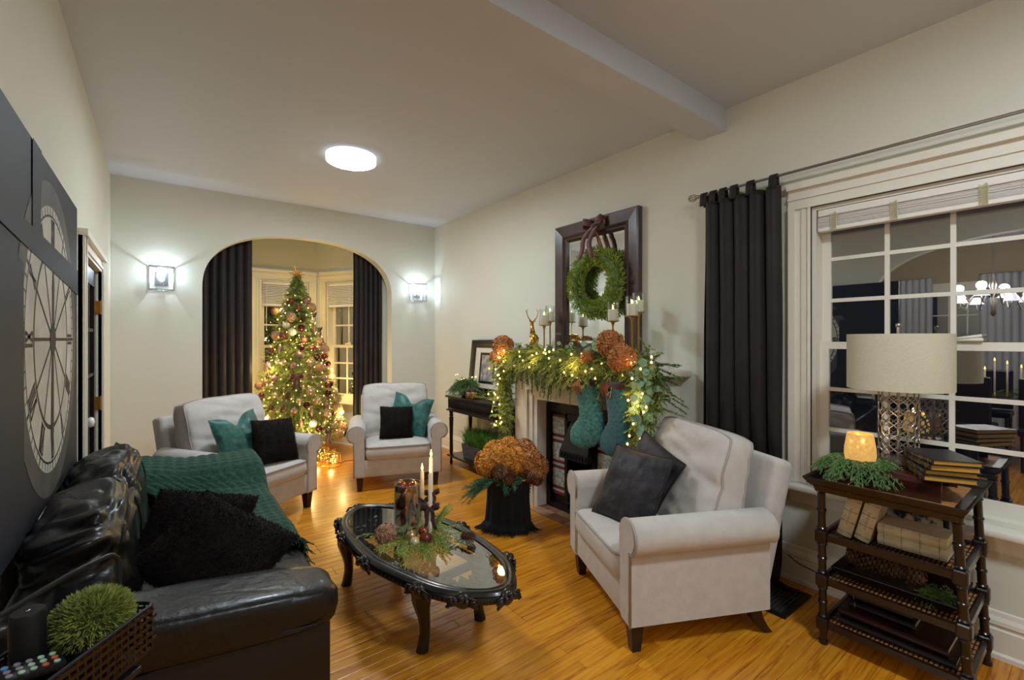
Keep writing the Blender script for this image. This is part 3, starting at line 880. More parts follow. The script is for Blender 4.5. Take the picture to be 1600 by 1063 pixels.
def cushion(name, label, cat, M4, w, h, t, mat, pipe=None, pinch=.06, chop=0, wr=0.0, seed=0, fur=0, group=None, furm='fur_black'):
    mb, rim = pillow_mb(w, h, t, pinch, chop, 24, wr, seed)
    if not pipe and not fur:
        o = mb.build(name, mat, None, True); tag(o, label, cat, group); o.matrix_local = M4; return o
    o = thing(name, label, cat, group=group); o.matrix_local = M4
    me = mb.build('cover', mat, o, True)
    if pipe: MB().tube(rim, .006, 6, True).build('piping', pipe, o, True)
    if fur:
        V = np.array(mb.v); F = np.array(mb.f)
        a, b, c, d_ = V[F[:, 0]], V[F[:, 1]], V[F[:, 2]], V[F[:, 3]]
        nn = np.cross(c - a, d_ - b); ar = np.linalg.norm(nn, axis=1); nn = nn / np.maximum(ar, 1e-9)[:, None]
        idx = RNG.choice(len(F), fur, p=ar / ar.sum())
        uu, vv = RNG.random((fur, 1)), RNG.random((fur, 1))
        P = (a[idx] * (1 - uu) + b[idx] * uu) * (1 - vv) + (d_[idx] * (1 - uu) + c[idx] * uu) * vv
        cen = V.mean(0); nn = nn[idx]; nn[:, 1] = np.abs(nn[:, 1]) * np.sign(P[:, 1])
        fl = np.stack([np.array([noise.noise_vector(Vector(p * 9))[k] for p in P]) for k in range(3)], 1) if fur < 20000 else 0
        D = nrm(nn + RNG.normal(0, .35, (fur, 3)) + fl * .9 + np.array([0, 0, -.25]))
        fb = FB(); fb.kites(P - D * .002, D, RNG.uniform(.010, .02, fur), .0011, .3)
        stuff(fb.build('fur', furm, o))
    return o
def on_chair(c, x, y, z, yaw, lean, roll):
    return Matrix.Translation((c[0], c[1], 0)) @ Matrix.Rotation(c[2], 4, 'Z') @ Matrix.Translation((x, y, z)) @ rotm(yaw, lean, roll)
R_ = math.radians
cushion('throw_pillow', 'teal green velvet cushion with chopped top on the armchair by the sofa', 'cushion', on_chair(CH_L, -.07, -.07, .665, R_(6), R_(-20), R_(-4)), .46, .46, .16, 'velvet_green', chop=.09, wr=.01, seed=1)
cushion('throw_pillow', 'small black fur cushion on the armchair by the sofa', 'cushion', on_chair(CH_L, .11, -.245, .64, R_(-6), R_(-22), R_(5)), .38, .38, .15, 'fur_black', fur=7000, seed=2)
cushion('throw_pillow', 'teal green velvet cushion with chopped top on the armchair near the console', 'cushion', on_chair(CH_R, .14, -.02, .675, R_(-18), R_(-18), R_(12)), .44, .44, .15, 'velvet_green', chop=.085, wr=.01, seed=3)
cushion('throw_pillow', 'small dark brown fur cushion on the armchair near the console', 'cushion', on_chair(CH_R, -.01, -.16, .63, R_(4), R_(-18), R_(3)), .34, .34, .14, 'fur_black', fur=6000, seed=4)
cushion('throw_pillow', 'charcoal velvet cushion leaning in front on the armchair by the fireplace', 'cushion', on_chair(CH_NEAR, -.03, -.155, .650, R_(20), R_(-28), R_(0)), .44, .44, .13, 'velvet_charcoal', 'piping_charcoal', wr=.012, seed=5)
cushion('throw_pillow', 'charcoal velvet cushion tucked behind another on the armchair by the fireplace', 'cushion', on_chair(CH_NEAR, -.085, -.02, .700, R_(16), R_(-20), R_(20)), .38, .38, .10, 'velvet_charcoal', 'piping_charcoal', wr=.01, seed=6)

# ------------------------------------------------------------------ sofa along the left wall
SO = thing('sofa', 'black leather sofa with plump back cushions under the clock canvas', 'sofa', (0, 0, 0))
sx0, sxf, sy0, sy1 = -.335, .50, 1.66, 3.74
def puffy(c, dm, e=.42, wr=.012, sc=6.0, seed=0.0, nu=40, nv=24, m=None, fold=None):
    """leather cushion: superellipsoid with creases"""
    mb = MB(); a, b, h = dm[0] / 2, dm[1] / 2, dm[2] / 2
    sp = lambda t, p: math.copysign(abs(t) ** p, t)
    vs_ = []
    for j in range(nv + 1):
        ph = -PI / 2 + PI * j / nv
        for i in range(nu):
            th = 2 * PI * i / nu
            x = a * sp(math.cos(ph), e) * sp(math.cos(th), e); y = b * sp(math.cos(ph), e) * sp(math.sin(th), e); z = h * sp(math.sin(ph), e)
            k = 1 + (.55 * wr * wob(x * .6, y * 1.2 + z * .5, z * 2.2, sc, seed) + wr * .9 * (abs(wob(x * .5, y * .7 + z * .8, z * 2.4 - y * .5, sc * 2.2, seed + 4)) - .25)) / max(.08, min(a, b, h))
            p = Vector((x * k, y * k, z * k))
            if fold: p = fold(p)
            vs_.append(p)
    fs = []
    for j in range(nv):
        for i in range(nu):
            q = (i + 1) % nu; fs.append((j * nu + i, j * nu + q, (j + 1) * nu + q, (j + 1) * nu + i))
    T = Matrix.Translation(c)
    if m is not None: T = T @ m
    mb.add(vs_, fs, T); return mb
mb = MB(); mb.rbox((.075, 2.70, .235), (.80, 2.02, .35), .02); mb.build('base', 'leather_base', SO, True, auto=.6)
mb = MB(); mb.rbox((-.29, 2.70, .48), (.10, 2.04, .62), .04, 3); mb.build('back_frame', 'leather', SO, True, auto=.6)
for (ya, yb, nm) in ((sy0, sy0 + .25, 'near'), (sy1 - .25, sy1, 'far')):
    mb = MB(); mb.rbox((.085, (ya + yb) / 2, .29), (.80, .20, .50), .02); pn = mb.build('arm_panel', 'leather_base', SO, True, auto=.6)
    def slope(p): return Vector((p.x, p.y, p.z - .055 * (p.x / .43)))
    mb = puffy((.085, (ya + yb) / 2, .605), (.87, .27, .155), .38, .006, 5, 2.0, 44, 18, fold=slope)
    a_ = mb.build('arm', 'leather', SO, True)
    for yy in (ya - .004,):
        MB().tube([(x, yy + .0 if nm == 'near' else yb + .004, .565 - .055 * (x - .085) / .43) for x in np.linspace(-.28, .46, 14)], .004, 5).build('seam', 'stitch', a_, True)
for (yc, s_) in ((2.31, 1.1), (3.09, 5.3)):
    mb = puffy((.135, yc, .425), (.80, .80, .18), .34, .010, 6, s_); mb.build('seat_cushion', 'leather', SO, True)
for (yc, s_) in ((2.28, 7.7), (3.05, 9.1)):
    def hang(p):
        return Vector((p.x * (1 + .18 * p.z), p.y, p.z))
    mb = puffy((-.198, yc, .685), (.26, .80, .48), .52, .030, 5.0, s_, 80, 52, rotm(0, 0, R_(-9)), hang); bc = mb.build('back_cushion', 'leather', SO, True)
    pts = []
    for k in range(24):
        t = k / 23; a = PI * (t - .5)
        pts.append((-.198 + .133 * math.cos(a) * 1.0, yc + .30, .685 + .235 * math.sin(a)))
    MB().tube(pts, .003, 5).build('seam', 'stitch', bc, True)
for (x, y) in ((-.28, 1.74), (.42, 1.74), (-.28, 3.66), (.42, 3.66)):
    MB().cyl((x, y, 0), (x, y, .075), .02, .028, 10).build('foot', 'leg_wood', SO)

FURC = np.array([0, 0, 0])
cushion('throw_pillow', 'large black fur pillow lying in front against the near sofa arm', 'cushion', Matrix.Translation((.175, 2.125, .668)) @ rotm(R_(-12), R_(-50), R_(38)), .46, .38, .15, 'fur_black', fur=14000, seed=8)
cushion('throw_pillow', 'large black fur pillow behind the front one on the sofa', 'cushion', Matrix.Translation((.125, 2.40, .675)) @ rotm(R_(-6), R_(-46), R_(16)), .40, .36, .14, 'fur_black', fur=12000, seed=9)

# waffle-knit throw over the far half of the sofa
TH = thing('throw_blanket', 'dark green waffle-knit throw with fringe draped over the far end of the sofa', 'blanket', (0, 0, 0))
def throw_pt(u, v, off=0.0):
    # u across (0 back .. 1 front edge), v along (0 near .. 1 far)
    s0 = lerp(-.02, -.22, min(1, max(0, (2.46 + v * 1.33 - 3.36) / .12)))
    s = s0 + u * (.76 - s0)            # arc length from the back, towards the front
    x_edge = .535
    skew = .10 * (1 - v) + .03 * math.sin(v * 7)
    y = 2.46 + v * 1.33 - .10 * u * (1 - v) + .02 * math.sin(u * 9)
    zt = .552
    k = 1 / (1 + math.exp(-(y - 3.42) / .05))
    z = zt + .150 * k + .012 * wob(s * 3, y * 3, 0, 1.6, 2) + .010 * math.sin(y * 16 + s * 5) * (1 - v) ** 2
    z += .06 * k * max(0, (.12 - s) / .34)
    z += .03 * math.exp(-((y - 2.62) / .07) ** 2) * (.5 + .5 * math.sin(s * 9)) 
    if s > x_edge - .04:
        e = s - (x_edge - .04); r = .07
        a = min(e / r, PI / 2)
        x = x_edge - .04 + r * math.sin(a); z = z - r * (1 - math.cos(a)) - max(0, e - r * PI / 2)
    else: x = s
    if s < -.10: z += .06 * ((-.10 - s) / .08) ** 1.3
    w = .0075 * (abs(math.sin(u * 52)) * abs(math.sin(v * 74)))
    return (x, y, z + w + off)
mb = MB(); mb.grid(throw_pt, 186, 240)
mb.grid(lambda u, v: throw_pt(u, v, -.008), 60, 80)
mb.build('cloth', 'throw_green', TH, True, fix=False)
mb = MB()
for k in range(120):
    u = (k + .5) / 120
    p = Vector(throw_pt(u, 0)); j = RNG.normal(0, .012, 3)
    mb.tube([p, p + Vector((j[0], -.02, .002 + j[2] * .2)), p + Vector((j[0] * 2, -.05 + j[1], -.012))], [.004, .0035, .002], 4)
stuff(mb.build('fringe', 'throw_green', TH))

# ------------------------------------------------------------------ clock canvas
CV = thing('canvas_print', 'large dark canvas print of a giant clock face hung above the sofa', 'canvas print', (L_WALL + .005, 0, 0))
cy0, cy1, cz0, cz1 = 1.50, 3.30, .86, 2.185
MB().b2((0, cy0, cz0), (.034, cy1, cz1)).build('canvas', 'canvas_dark', CV)
px_ = .0345
def disc_ring(r0, r1, c, a0=0, a1=2 * PI, n=64, sx=1.0, d=.0008, lvl=0.0):
    mb = MB(); vs_ = []
    for k in range(n + 1):
        a = lerp(a0, a1, k / n)
        for r in (r0, r1): vs_.append((px_ + d, c[0] + r * math.sin(a) * sx, c[1] + r * math.cos(a)))
    mb.add(vs_, [(2 * k, 2 * k + 1, 2 * k + 3, 2 * k + 2) for k in range(n)]); return mb
CC = (2.60, 1.50); CR = .585
disc_ring(CR * .90, CR * 1.06, CC, d=.0004).build('outer_ring', 'canvas_grey', CV, fix=False)
disc_ring(.001, CR * .90, CC, d=.0008).build('clock_face', 'canvas_pale', CV, fix=False)
disc_ring(CR * .585, CR * .615, CC, d=.0012).build('inner_ring', 'canvas_black', CV, fix=False)
disc_ring(CR * .83, CR * .845, CC, d=.0012).build('minute_ring', 'canvas_black', CV, fix=False)
def strip(p, q, w, d=.0016):
    p, q = Vector(p), Vector(q); t = (q - p).normalized(); n = Vector((-t.y, t.x)) * w / 2
    return [(px_ + d, a[0], a[1]) for a in (p + n, q + n, q - n, p - n)]
mb = MB()
for k in range(12):
    a = k * PI / 6
    mb.add(strip((CC[0] + .05 * math.sin(a), CC[1] + .05 * math.cos(a)), (CC[0] + CR * .6 * math.sin(a), CC[1] + CR * .6 * math.cos(a)), .012), [(0, 1, 2, 3)])
mb.build('spokes', 'canvas_black', CV, fix=False)
mb = MB()
for k in range(60):
    a = k * PI / 30
    mb.add(strip((CC[0] + CR * .845 * math.sin(a), CC[1] + CR * .845 * math.cos(a)), (CC[0] + CR * .895 * math.sin(a), CC[1] + CR * .895 * math.cos(a)), .012 if k % 5 == 0 else .006), [(0, 1, 2, 3)])
stuff(mb.build('minute_marks', 'canvas_black', CV, fix=False))
GL = {'I': [((0, -1), (0, 1))], 'V': [((-.3, 1), (0, -1)), ((.3, 1), (0, -1))], 'X': [((-.3, 1), (.3, -1)), ((.3, 1), (-.3, -1))]}
WD = {'I': .34, 'V': .8, 'X': .8}
for k, rn in enumerate(['XII', 'I', 'II', 'III', 'IIII', 'V', 'VI', 'VII', 'VIII', 'IX', 'X', 'XI']):
    a = k * PI / 6; tw = sum(WD[c] for c in rn); x = -tw / 2; mb = MB(); sc = CR * .088
    er = Vector((math.sin(a), math.cos(a))); et = Vector((math.cos(a), -math.sin(a)))
    for c in rn:
        for (p, q) in GL[c]:
            f = lambda s: Vector(CC) + er * (CR * .725 + s[1] * sc) + et * ((x + WD[c] / 2 + s[0]) * sc * 1.0)
            mb.add(strip(f(p), f(q), .013), [(0, 1, 2, 3)])
        for e in (-1, 1):
            g = lambda s: Vector(CC) + er * (CR * .725 + s[1] * sc) + et * ((x + WD[c] / 2 + s[0]) * sc)
            mb.add(strip(g((-WD[c] * .42, e)), g((WD[c] * .42, e)), .007), [(0, 1, 2, 3)])
        x += WD[c]
    mb.build('numeral', 'canvas_black', CV, fix=False)
mb = MB()
for (a, L, w) in ((R_(182), .50, .03), (R_(2), .30, .022)):
    e = Vector((math.sin(a), math.cos(a))); t = Vector((e.y, -e.x)); c = Vector(CC)
    P = [c - e * .05 - t * w * .5, c + e * L * .75 - t * w, c + e * L, c + e * L * .75 + t * w, c - e * .05 + t * w * .5]
    mb.add([(px_ + .0022, p.x, p.y) for p in P], [(0, 1, 2, 3, 4)])
mb.build('hands', 'canvas_black', CV, fix=False)
disc_ring(.001, .06, CC, d=.0026, n=24).build('hub', 'canvas_black', CV, fix=False)
# dark girders in front of the clock face
mb = MB(); mb.add([(px_ + .003, y, z) for y, z in ((cy0, 1.84), (cy1, 1.73), (cy1, 1.86), (cy0, 1.90))], [(0, 1, 2, 3)]); mb.build('girder', 'canvas_blue', CV, fix=False)
mb = MB(); mb.add([(px_ + .0032, y, z) for y, z in ((cy0, cz0), (2.10, cz0), (2.09, 1.74), (cy0, 1.86))], [(0, 1, 2, 3)]); mb.build('pier', 'canvas_blue', CV, fix=False)
mb = MB(); mb.add([(px_ + .0032, y, z) for y, z in ((2.22, 1.86), (2.35, 1.86), (2.37, cz1), (2.22, cz1))], [(0, 1, 2, 3)]); mb.build('post', 'canvas_dark', CV, fix=False)

# ------------------------------------------------------------------ curtains
def drape(mb, fn, nu, nv): mb.grid(fn, nu, nv)
def curtain_mesh(w, ztop, zbot, folds, amp, seed, flare=0.0, puddle=0.0):
    mb = MB()
    def fn(u, v):
        z = lerp(ztop, zbot, v)
        ww = w * (1 + flare * v)
        ph = u * folds * 2 * PI + .6 * math.sin(seed + v * 1.5)
        y = amp * math.sin(ph) * (.75 + .25 * math.sin(u * 5 + seed)) * (1 - .15 * v) + .015 * wob(u * 3, v * 2, seed, 1.5)
        x = (u - .5) * ww + .35 * amp * math.cos(ph)
        if puddle and v > .93:
            k = (v - .93) / .07; y -= puddle * k * k; z = max(z, .012 + .02 * (1 - k))
        return (x, y, z)
    mb.grid(fn, 150, 60)
    return mb
def solid(o, t=.004):
    m_ = o.modifiers.new('thickness', 'SOLIDIFY'); m_.thickness = t; m_.offset = 0; return o
for (xa, xb, s_, lab) in ((.34, .85, 1.0, 'floor-length black velvet drape hanging left of the Christmas tree'), (2.03, 2.42, 4.0, 'floor-length black velvet drape hanging right of the Christmas tree')):
    o = curtain_mesh(xb - xa, 2.80, .01, 6, .03, s_).build('curtain', 'curtain_dark', None, True, loc=((xa + xb) / 2, BACK + .215, 0), fix=False)
    solid(o); tag(o, lab, 'curtain', 'black drapes in the arch')
rodb = thing('curtain_rod', 'thin black rod inside the arch carrying two drapes', 'curtain rod', (0, BACK + .215, 2.80))
MB().cyl((.30, 0, 0), (2.47, 0, 0), .01, n=8).build('rod', 'dark_metal', rodb)
# window curtain with tabs
o = thing('curtain', 'dark brown tab-top curtain puddling beside the large window', 'curtain', (R_WALL - .09, 1.505, 0), -PI / 2)
c_ = curtain_mesh(.50, 2.455, .01, 5, .042, 2.2, .06, .05).build('panel', 'curtain_dark', o, True, fix=False); solid(c_)
mb = MB(); mb.grid(lambda u, v: (.22 + .17 * u + .02 * v, -.03 - .05 * math.sin(u * 3) - .03 * v, .012 + .05 * (1 - u) * (.5 + .5 * math.sin(v * 9)) ), 16, 16)
solid(mb.build('puddled_hem', 'curtain_dark', o, True, fix=False))
for k in range(6):
    x = -.235 + .47 * [0, .14, .29, .45, .68, .98][k]
    pts = []
    mb = MB()
    prof = [(-.028, 2.44), (-.026, 2.49), (-.016, 2.527), (0, 2.536), (.016, 2.527), (.026, 2.49), (.028, 2.44)]
    rings = [[(x - .022, a, b), (x + .022, a, b), (x + .022, a * .85, b - .004), (x - .022, a * .85, b - .004)] for a, b in prof]
    mb.loft(rings); mb.build('tab', 'curtain_dark', o, True)
r = thing('curtain_rod', 'slim nickel curtain rod with cage finial above the large window', 'curtain rod', (R_WALL - .09, 0, 2.518), 0)
MB().cyl((0, 1.80, 0), (0, -.45, 0), .0085, n=10).build('rod', 'metal_nickel', r)
mb = MB(); T = Matrix.Translation((0, 1.80, 0)) @ Matrix.Rotation(-PI / 2, 4, 'X')
mb.lathe([(.004, -.02), (.014, -.015), (.014, -.005), (.01, 0), (.012, .008), (.004, .012)], 12, m=T)
for k in range(8):
    a = k * PI / 4
    mb.tube([T @ Vector((q * math.cos(a + .5 * z * 10), q * math.sin(a + .5 * z * 10), z)) for q, z in ((.006, .0), (.02, .012), (.026, .03), (.02, .05), (.005, .062))], .003, 5)
mb.build('finial', 'metal_nickel', r, True)
for yy in (1.76, -.30):
    mb = MB(); mb.cyl((0, yy, 0), (.088, yy, 0), .006, n=8); mb.cyl((.078, yy, 0), (.09, yy, 0), .022, n=14); mb.tube([(.012 * math.cos(a), yy, .012 * math.sin(a)) for a in np.linspace(0, 2 * PI, 14)[:-1]], .004, 6, True); mb.build('bracket', 'metal_nickel', r, True, auto=.6)
# ------------------------------------------------------------------ shared small pieces
def mesh_of(mb_or_fb, name, mat, smooth=True):
    o = mb_or_fb.build(name, mat) if isinstance(mb_or_fb, FB) else mb_or_fb.build(name, mat, None, smooth)
    me = o.data; bpy.data.objects.remove(o); return me
def bloom_mesh(name, mat, r=.07, n=230, seed=0):
    g = np.random.default_rng(seed); fb = FB()
    k = np.arange(n) + .5; ph = np.arccos(1 - 1.75 * k / n); th = PI * (1 + 5 ** .5) * k
    N = np.stack([np.cos(th) * np.sin(ph), np.sin(th) * np.sin(ph), np.cos(ph)], 1)
    P = N * (r * (1 + g.normal(0, .06, n)))[:, None]
    for q in range(4):
        a = q * PI / 2 + g.random(n) * .5
        u = nrm(np.cross(N, [0.3, .2, .9])); w = np.cross(N, u)
        D = nrm(u * np.cos(a)[:, None] + w * np.sin(a)[:, None] + N * g.uniform(.1, .8, n)[:, None])
        fb.kites(P, D, r * .30, r * .12, .6, side=nrm(np.cross(D, N) + g.normal(0, .25, (n, 3))))
    kk = n // 2
    fb.kites(np.zeros((kk, 3)), N[::2][:kk], r * .97, r * .05, .7)
    return mesh_of(fb, name, mat)
BLOOM = bloom_mesh('dried_hydrangea', 'rust_bloom', .07, 260, 1)
BLOOM3 = bloom_mesh('dried_hydrangea', 'tan_bloom', .07, 150, 3)
BLOOM2 = bloom_mesh('dried_hydrangea', 'rust_bloom_red', .07, 230, 2)
def bloom(me, loc, r, label, group, name='dried_hydrangea', tilt=(0, 0)):
    o = link(name, me, None); o.location = loc; s = r / .07; o.scale = (s, s, s)
    o.rotation_euler = (tilt[0], tilt[1], random.random() * 6); return tag(o, label, 'dried flower', group)
def cone_mesh(name, mat, L=.1, r=.036, n=90):
    mb = MB()
    mb.lathe([(.002, 0), (r * .45, L * .1), (r * .55, L * .4), (r * .3, L * .85), (.002, L)], 10)
    for i in range(n):
        t = (i + .5) / n; a = i * 2.39996; z = L * t; rr = r * math.sin(PI * min(1, .12 + .88 * (1 - t) ** .8)) ** .6 if t > .2 else r * (.55 + 2.2 * t)
        c, s = math.cos(a), math.sin(a); w = r * .26; e = Vector((c, s, 0)); tn = Vector((-s, c, 0))
        b = e * rr * .35 + Vector((0, 0, z)); tip = e * rr * 1.02 + Vector((0, 0, z + L * .05)); m_ = e * rr * .8 + Vector((0, 0, z + L * .012))
        up = Vector((0, 0, L * .022))
        mb.add([b, m_ + tn * w, tip, m_ - tn * w, m_ + up], [(0, 1, 4), (1, 2, 4), (2, 3, 4), (3, 0, 4), (3, 2, 1, 0)])
    return mesh_of(mb, name, mat, False)
CONE = cone_mesh('pine_cone', 'pinecone')
def bow_parts(o, mat, w=.06, tail=.12, r=.006, fwd=0.0):
    """ribbon bow: two loops, a knot and two tails, lying in the local XZ plane"""
    for sx in (-1, 1):
        mb = MB(); pts = [(0, 0, 0), (.35, -.3, .32), (.8, -.35, .45), (1, 0, .25), (.8, .3, .0), (.35, .2, -.05), (0, 0, 0)]
        rings = []
        for i, (a, b, c) in enumerate(pts):
            ht = w * .24 * (1 if 0 < i < 6 else .45)
            rings.append([(sx * a * w, b * w * .7, c * w - ht), (sx * a * w, b * w * .7 + .003, c * w - ht), (sx * a * w, b * w * .7 + .003, c * w + ht), (sx * a * w, b * w * .7, c * w + ht)])
        mb.loft(rings); mb.build('loop', mat, o, True)
        mb = MB(); rings = []
        for i in range(7):
            t = i / 6; x = sx * (w * .12 + w * .42 * t + .1 * w * math.sin(t * 7)); z = -tail * t; h = w * .2
            g = -fwd * min(1, t * 1.8); rings.append([(x - h, g - .012 * math.sin(t * 6), z), (x + h, g - .012 * math.sin(t * 6 + .4), z), (x + h, g + .003 - .012 * math.sin(t * 6 + .4), z), (x - h, g + .003 - .012 * math.sin(t * 6), z)])
        mb.loft(rings); mb.build('tail', mat, o, True)
    MB().sph((0, -.004, .0), w * .2, (1, .8, 1.1), 10, 7).build('knot', mat, o, True)
def point_light(name, parent, loc, watts, col, r=.02):
    L = bpy.data.lights.new(name, 'POINT'); L.energy = watts; L.color = col; L.shadow_soft_size = r
    o = bpy.data.objects.new(name, L); COL.objects.link(o); o.parent = parent; o.location = loc; return o

# ------------------------------------------------------------------ Christmas tree
TX, TY, TB, TT = 1.39, 6.32, .20, 2.27
TR = .60
tree = thing('christmas_tree', 'tall Christmas tree full of baubles and warm lights in the bay', 'Christmas tree', (TX, TY, 0))
MB().tube([(0, 0, .02), (0, 0, 1.2), (0, 0, 2.2)], [.045, .03, .008], 8).build('trunk', 'fir_dark', tree, True)
mb = MB()
for a in (0, PI / 2): mb.box((0, 0, .02), (.5, .05, .035), Matrix.Rotation(a, 4, 'Z'))
mb.build('stand', 'leg_wood', tree)
def trad(z): return TR * max(0, (TT + .02 - z) / (TT - TB)) ** .78 + .012
fb = FB(); fb2 = FB()
for i in range(1400):
    t = random.random() ** 1.35; z = TB + .04 + t * (TT - TB - .05); a = random.random() * 2 * PI
    rr = trad(z) * random.uniform(.80, 1.08); L = min(rr * .95, random.uniform(.16, .30) * min(1, .35 + rr * 2)); 
    b = np.array([math.cos(a) * (rr - L), math.sin(a) * (rr - L), z + .05])
    (fb if i % 3 else fb2).sprig(b, (math.cos(a), math.sin(a), random.uniform(-.25, .35)), L, 46, .042, .0030, .85, .22, None, .003)
for i in range(26):
    a = random.random() * 2 * PI; z = random.uniform(TB, TB + 1.2); rr = trad(z) + random.uniform(.02, .10)
    fb.sprig((math.cos(a) * (rr - .25), math.sin(a) * (rr - .25), z), (math.cos(a), math.sin(a), random.uniform(-.1, .3)), .25, 60, .036, .003, .8, .05)
stuff(fb.build('branches', 'fir', tree)); stuff(fb2.build('branches', 'cedar_light', tree))
sl = thing('string_lights', 'warm white string lights wound through the Christmas tree', 'string lights', (TX, TY, 0))
mb = MB(); wire = []
NB = 300
for i in range(NB):
    t = (i + .5) / NB; z = TB + .08 + (1 - (1 - t) ** .62) * (TT - TB - .16); a = i * 2.39996; rr = trad(z) * random.uniform(.82, 1.02)
    p = (rr * math.cos(a), rr * math.sin(a), z); mb.sph(p, .0062, (1, 1, 1.3), 6, 4)
stuff(mb.build('bulbs', 'mini_bulb', sl, True))
wire = [(trad(TB + .1 + 2.0 * k / 150) * .86 * math.cos(k * .55), trad(TB + .1 + 2.0 * k / 150) * .86 * math.sin(k * .55), TB + .1 + 2.0 * k / 155) for k in range(150)]
MB().tube(wire, .002, 4).build('wire', 'fir_dark', sl)
for (x, y, z) in ((.42, -.30, .55), (-.38, -.34, .6), (.0, -.58, .45), (.36, -.18, 1.1), (-.34, -.22, 1.15), (0, -.34, 1.5), (.1, .25, 1.95), (.45, .2, .9), (-.45, .15, .9)):
    point_light('tree_light', sl, (x * 1.12, y * 1.12, z), W_TREE, TREE_WARM, .03)
st = thing('star_topper', 'gold starburst on top of the Christmas tree', 'tree topper', (TX, TY, 2.325))
mb = MB()
for i in range(26):
    k = i + .5; ph = math.acos(1 - 2 * k / 26); th = PI * (1 + 5 ** .5) * k; L = .14 if i % 2 else .09
    dd = Vector((math.cos(th) * math.sin(ph), math.sin(th) * math.sin(ph), math.cos(ph))); mb.cyl(dd * .004, dd * L, .009, .0014, 5)
mb.build('rays', 'gold', st); MB().sph((0, 0, 0), .014).build('core', 'gold', st, True); MB().cyl((0, 0, -.08), (0, 0, 0), .006, n=6).build('stem', 'gold', st)
# baubles: each a thing of its own
def bauble_mesh(mat, kind):
    mb = MB()
    if kind == 'ball': mb.sph((0, 0, 0), 1, nu=18, nv=12)
    elif kind == 'ridged':
        mb.grid(lambda u, v: ((1 + .07 * math.cos(u * 2 * PI * 14)) * math.cos(u * 2 * PI) * math.sin(v * PI), (1 + .07 * math.cos(u * 2 * PI * 14)) * math.sin(u * 2 * PI) * math.sin(v * PI), math.cos(v * PI)), 85, 14)
    elif kind == 'drop': mb.lathe([(.01, -2.2), (.18, -1.9), (.5, -.8), (.62, 0), (.45, .7), (.15, 1.0), (.01, 1.05)], 14)
    elif kind == 'cage':
        mb.sph((0, 0, 0), .8, nu=12, nv=8)
        for k in range(7):
            a = k * PI / 7; mb.tube([(math.cos(a) * math.sin(t), math.sin(a) * math.sin(t), math.cos(t)) for t in np.linspace(0, 2 * PI, 25)[:-1]], .05, 5, True)
        for z in (-.6, -.2, .2, .6):
            q = math.sqrt(1 - z * z); mb.tube([(q * math.cos(t), q * math.sin(t), z) for t in np.linspace(0, 2 * PI, 25)[:-1]], .05, 5, True)
    return mesh_of(mb, 'bauble', mat)
capm = mesh_of(MB().lathe([(.2, .95), (.2, 1.16), (.05, 1.2)], 10).tube([(.12 * math.cos(t), 0, 1.3 + .12 * math.sin(t)) for t in np.linspace(0, 2 * PI, 11)[:-1]], .03, 4, True), 'cap', 'gold')
KINDS = [('matte brown round bauble hung on the Christmas tree', 'ball_brown', 'ball', .040), ('mauve round bauble hung on the Christmas tree', 'ball_mauve', 'ball', .042),
         ('dark wine round bauble hung on the Christmas tree', 'ball_wine', 'ball', .042), ('shiny champagne round bauble hung on the Christmas tree', 'ball_champagne', 'ball', .038),
         ('gold openwork bauble hung on the Christmas tree', 'ball_champagne', 'cage', .052), ('pearl ridged bauble hung on the Christmas tree', 'ball_pearl', 'ridged', .046),
         ('long mauve drop ornament hung on the Christmas tree', 'ball_mauve', 'drop', .036)]
BM = [bauble_mesh(k[1], k[2]) for k in KINDS]
ornz = []
rg = random.Random(11)
for i in range(125):
    ri = [.046, .048, .048, .044, .060, .053, .064, .060, .060, .098, .066][i % 11]; sink = Vector((0, 0, {6: .025, 9: .06, 10: .05}.get(i % 11, 0)))
    for tr in range(900):
        z = TB + .08 + (1 - (1 - rg.random()) ** .62) * (TT - TB - .3); a = rg.uniform(-PI * .98, .12 * PI) if i % 6 and tr < 250 else rg.random() * 2 * PI
        rr = trad(z) * rg.uniform(.90, 1.0); p = Vector((rr * math.cos(a), rr * math.sin(a), z))
        if all((p - sink - q).length > ri + rq for q, rq in ornz): break
    else: continue
    ornz.append((p - sink, ri)); m_ = i % 11
    loc = (TX + p.x, TY + p.y, p.z)
    if m_ < 7:
        lab, mt, kd, r = KINDS[m_]; r *= rg.uniform(.85, 1.05)
        o = thing('bauble', lab, 'bauble', loc, rg.random() * 6, 'baubles on the Christmas tree: ' + lab.split(' hung')[0]); o.scale = (r, r, r)
        link('ball', BM[m_], None, o); link('cap', capm, None, o)
    elif m_ in (7, 8):
        o = bloom(BLOOM3, loc, rg.uniform(.045, .057), 'tan dried hydrangea head tucked into the Christmas tree', 'dried hydrangeas in the tree', tilt=(rg.uniform(.3, 1.2), 0)); o.rotation_euler = (1.1, 0, a + PI / 2)
    elif m_ == 9:
        o = thing('ribbon_bow', 'dark wine velvet bow tied on the Christmas tree', 'bow', (loc[0] + .02 * math.cos(a), loc[1] + .02 * math.sin(a), loc[2]), a + PI / 2, 'velvet bows on the tree'); bow_parts(o, 'velvet_wine', .075, .16)
    else:
        o = link('pine_cone', CONE, None); o.location = loc; o.rotation_euler = (PI - .2, .2, a); tag(o, 'brown pine cone hanging in the Christmas tree', 'pine cone', 'pine cones in the tree')

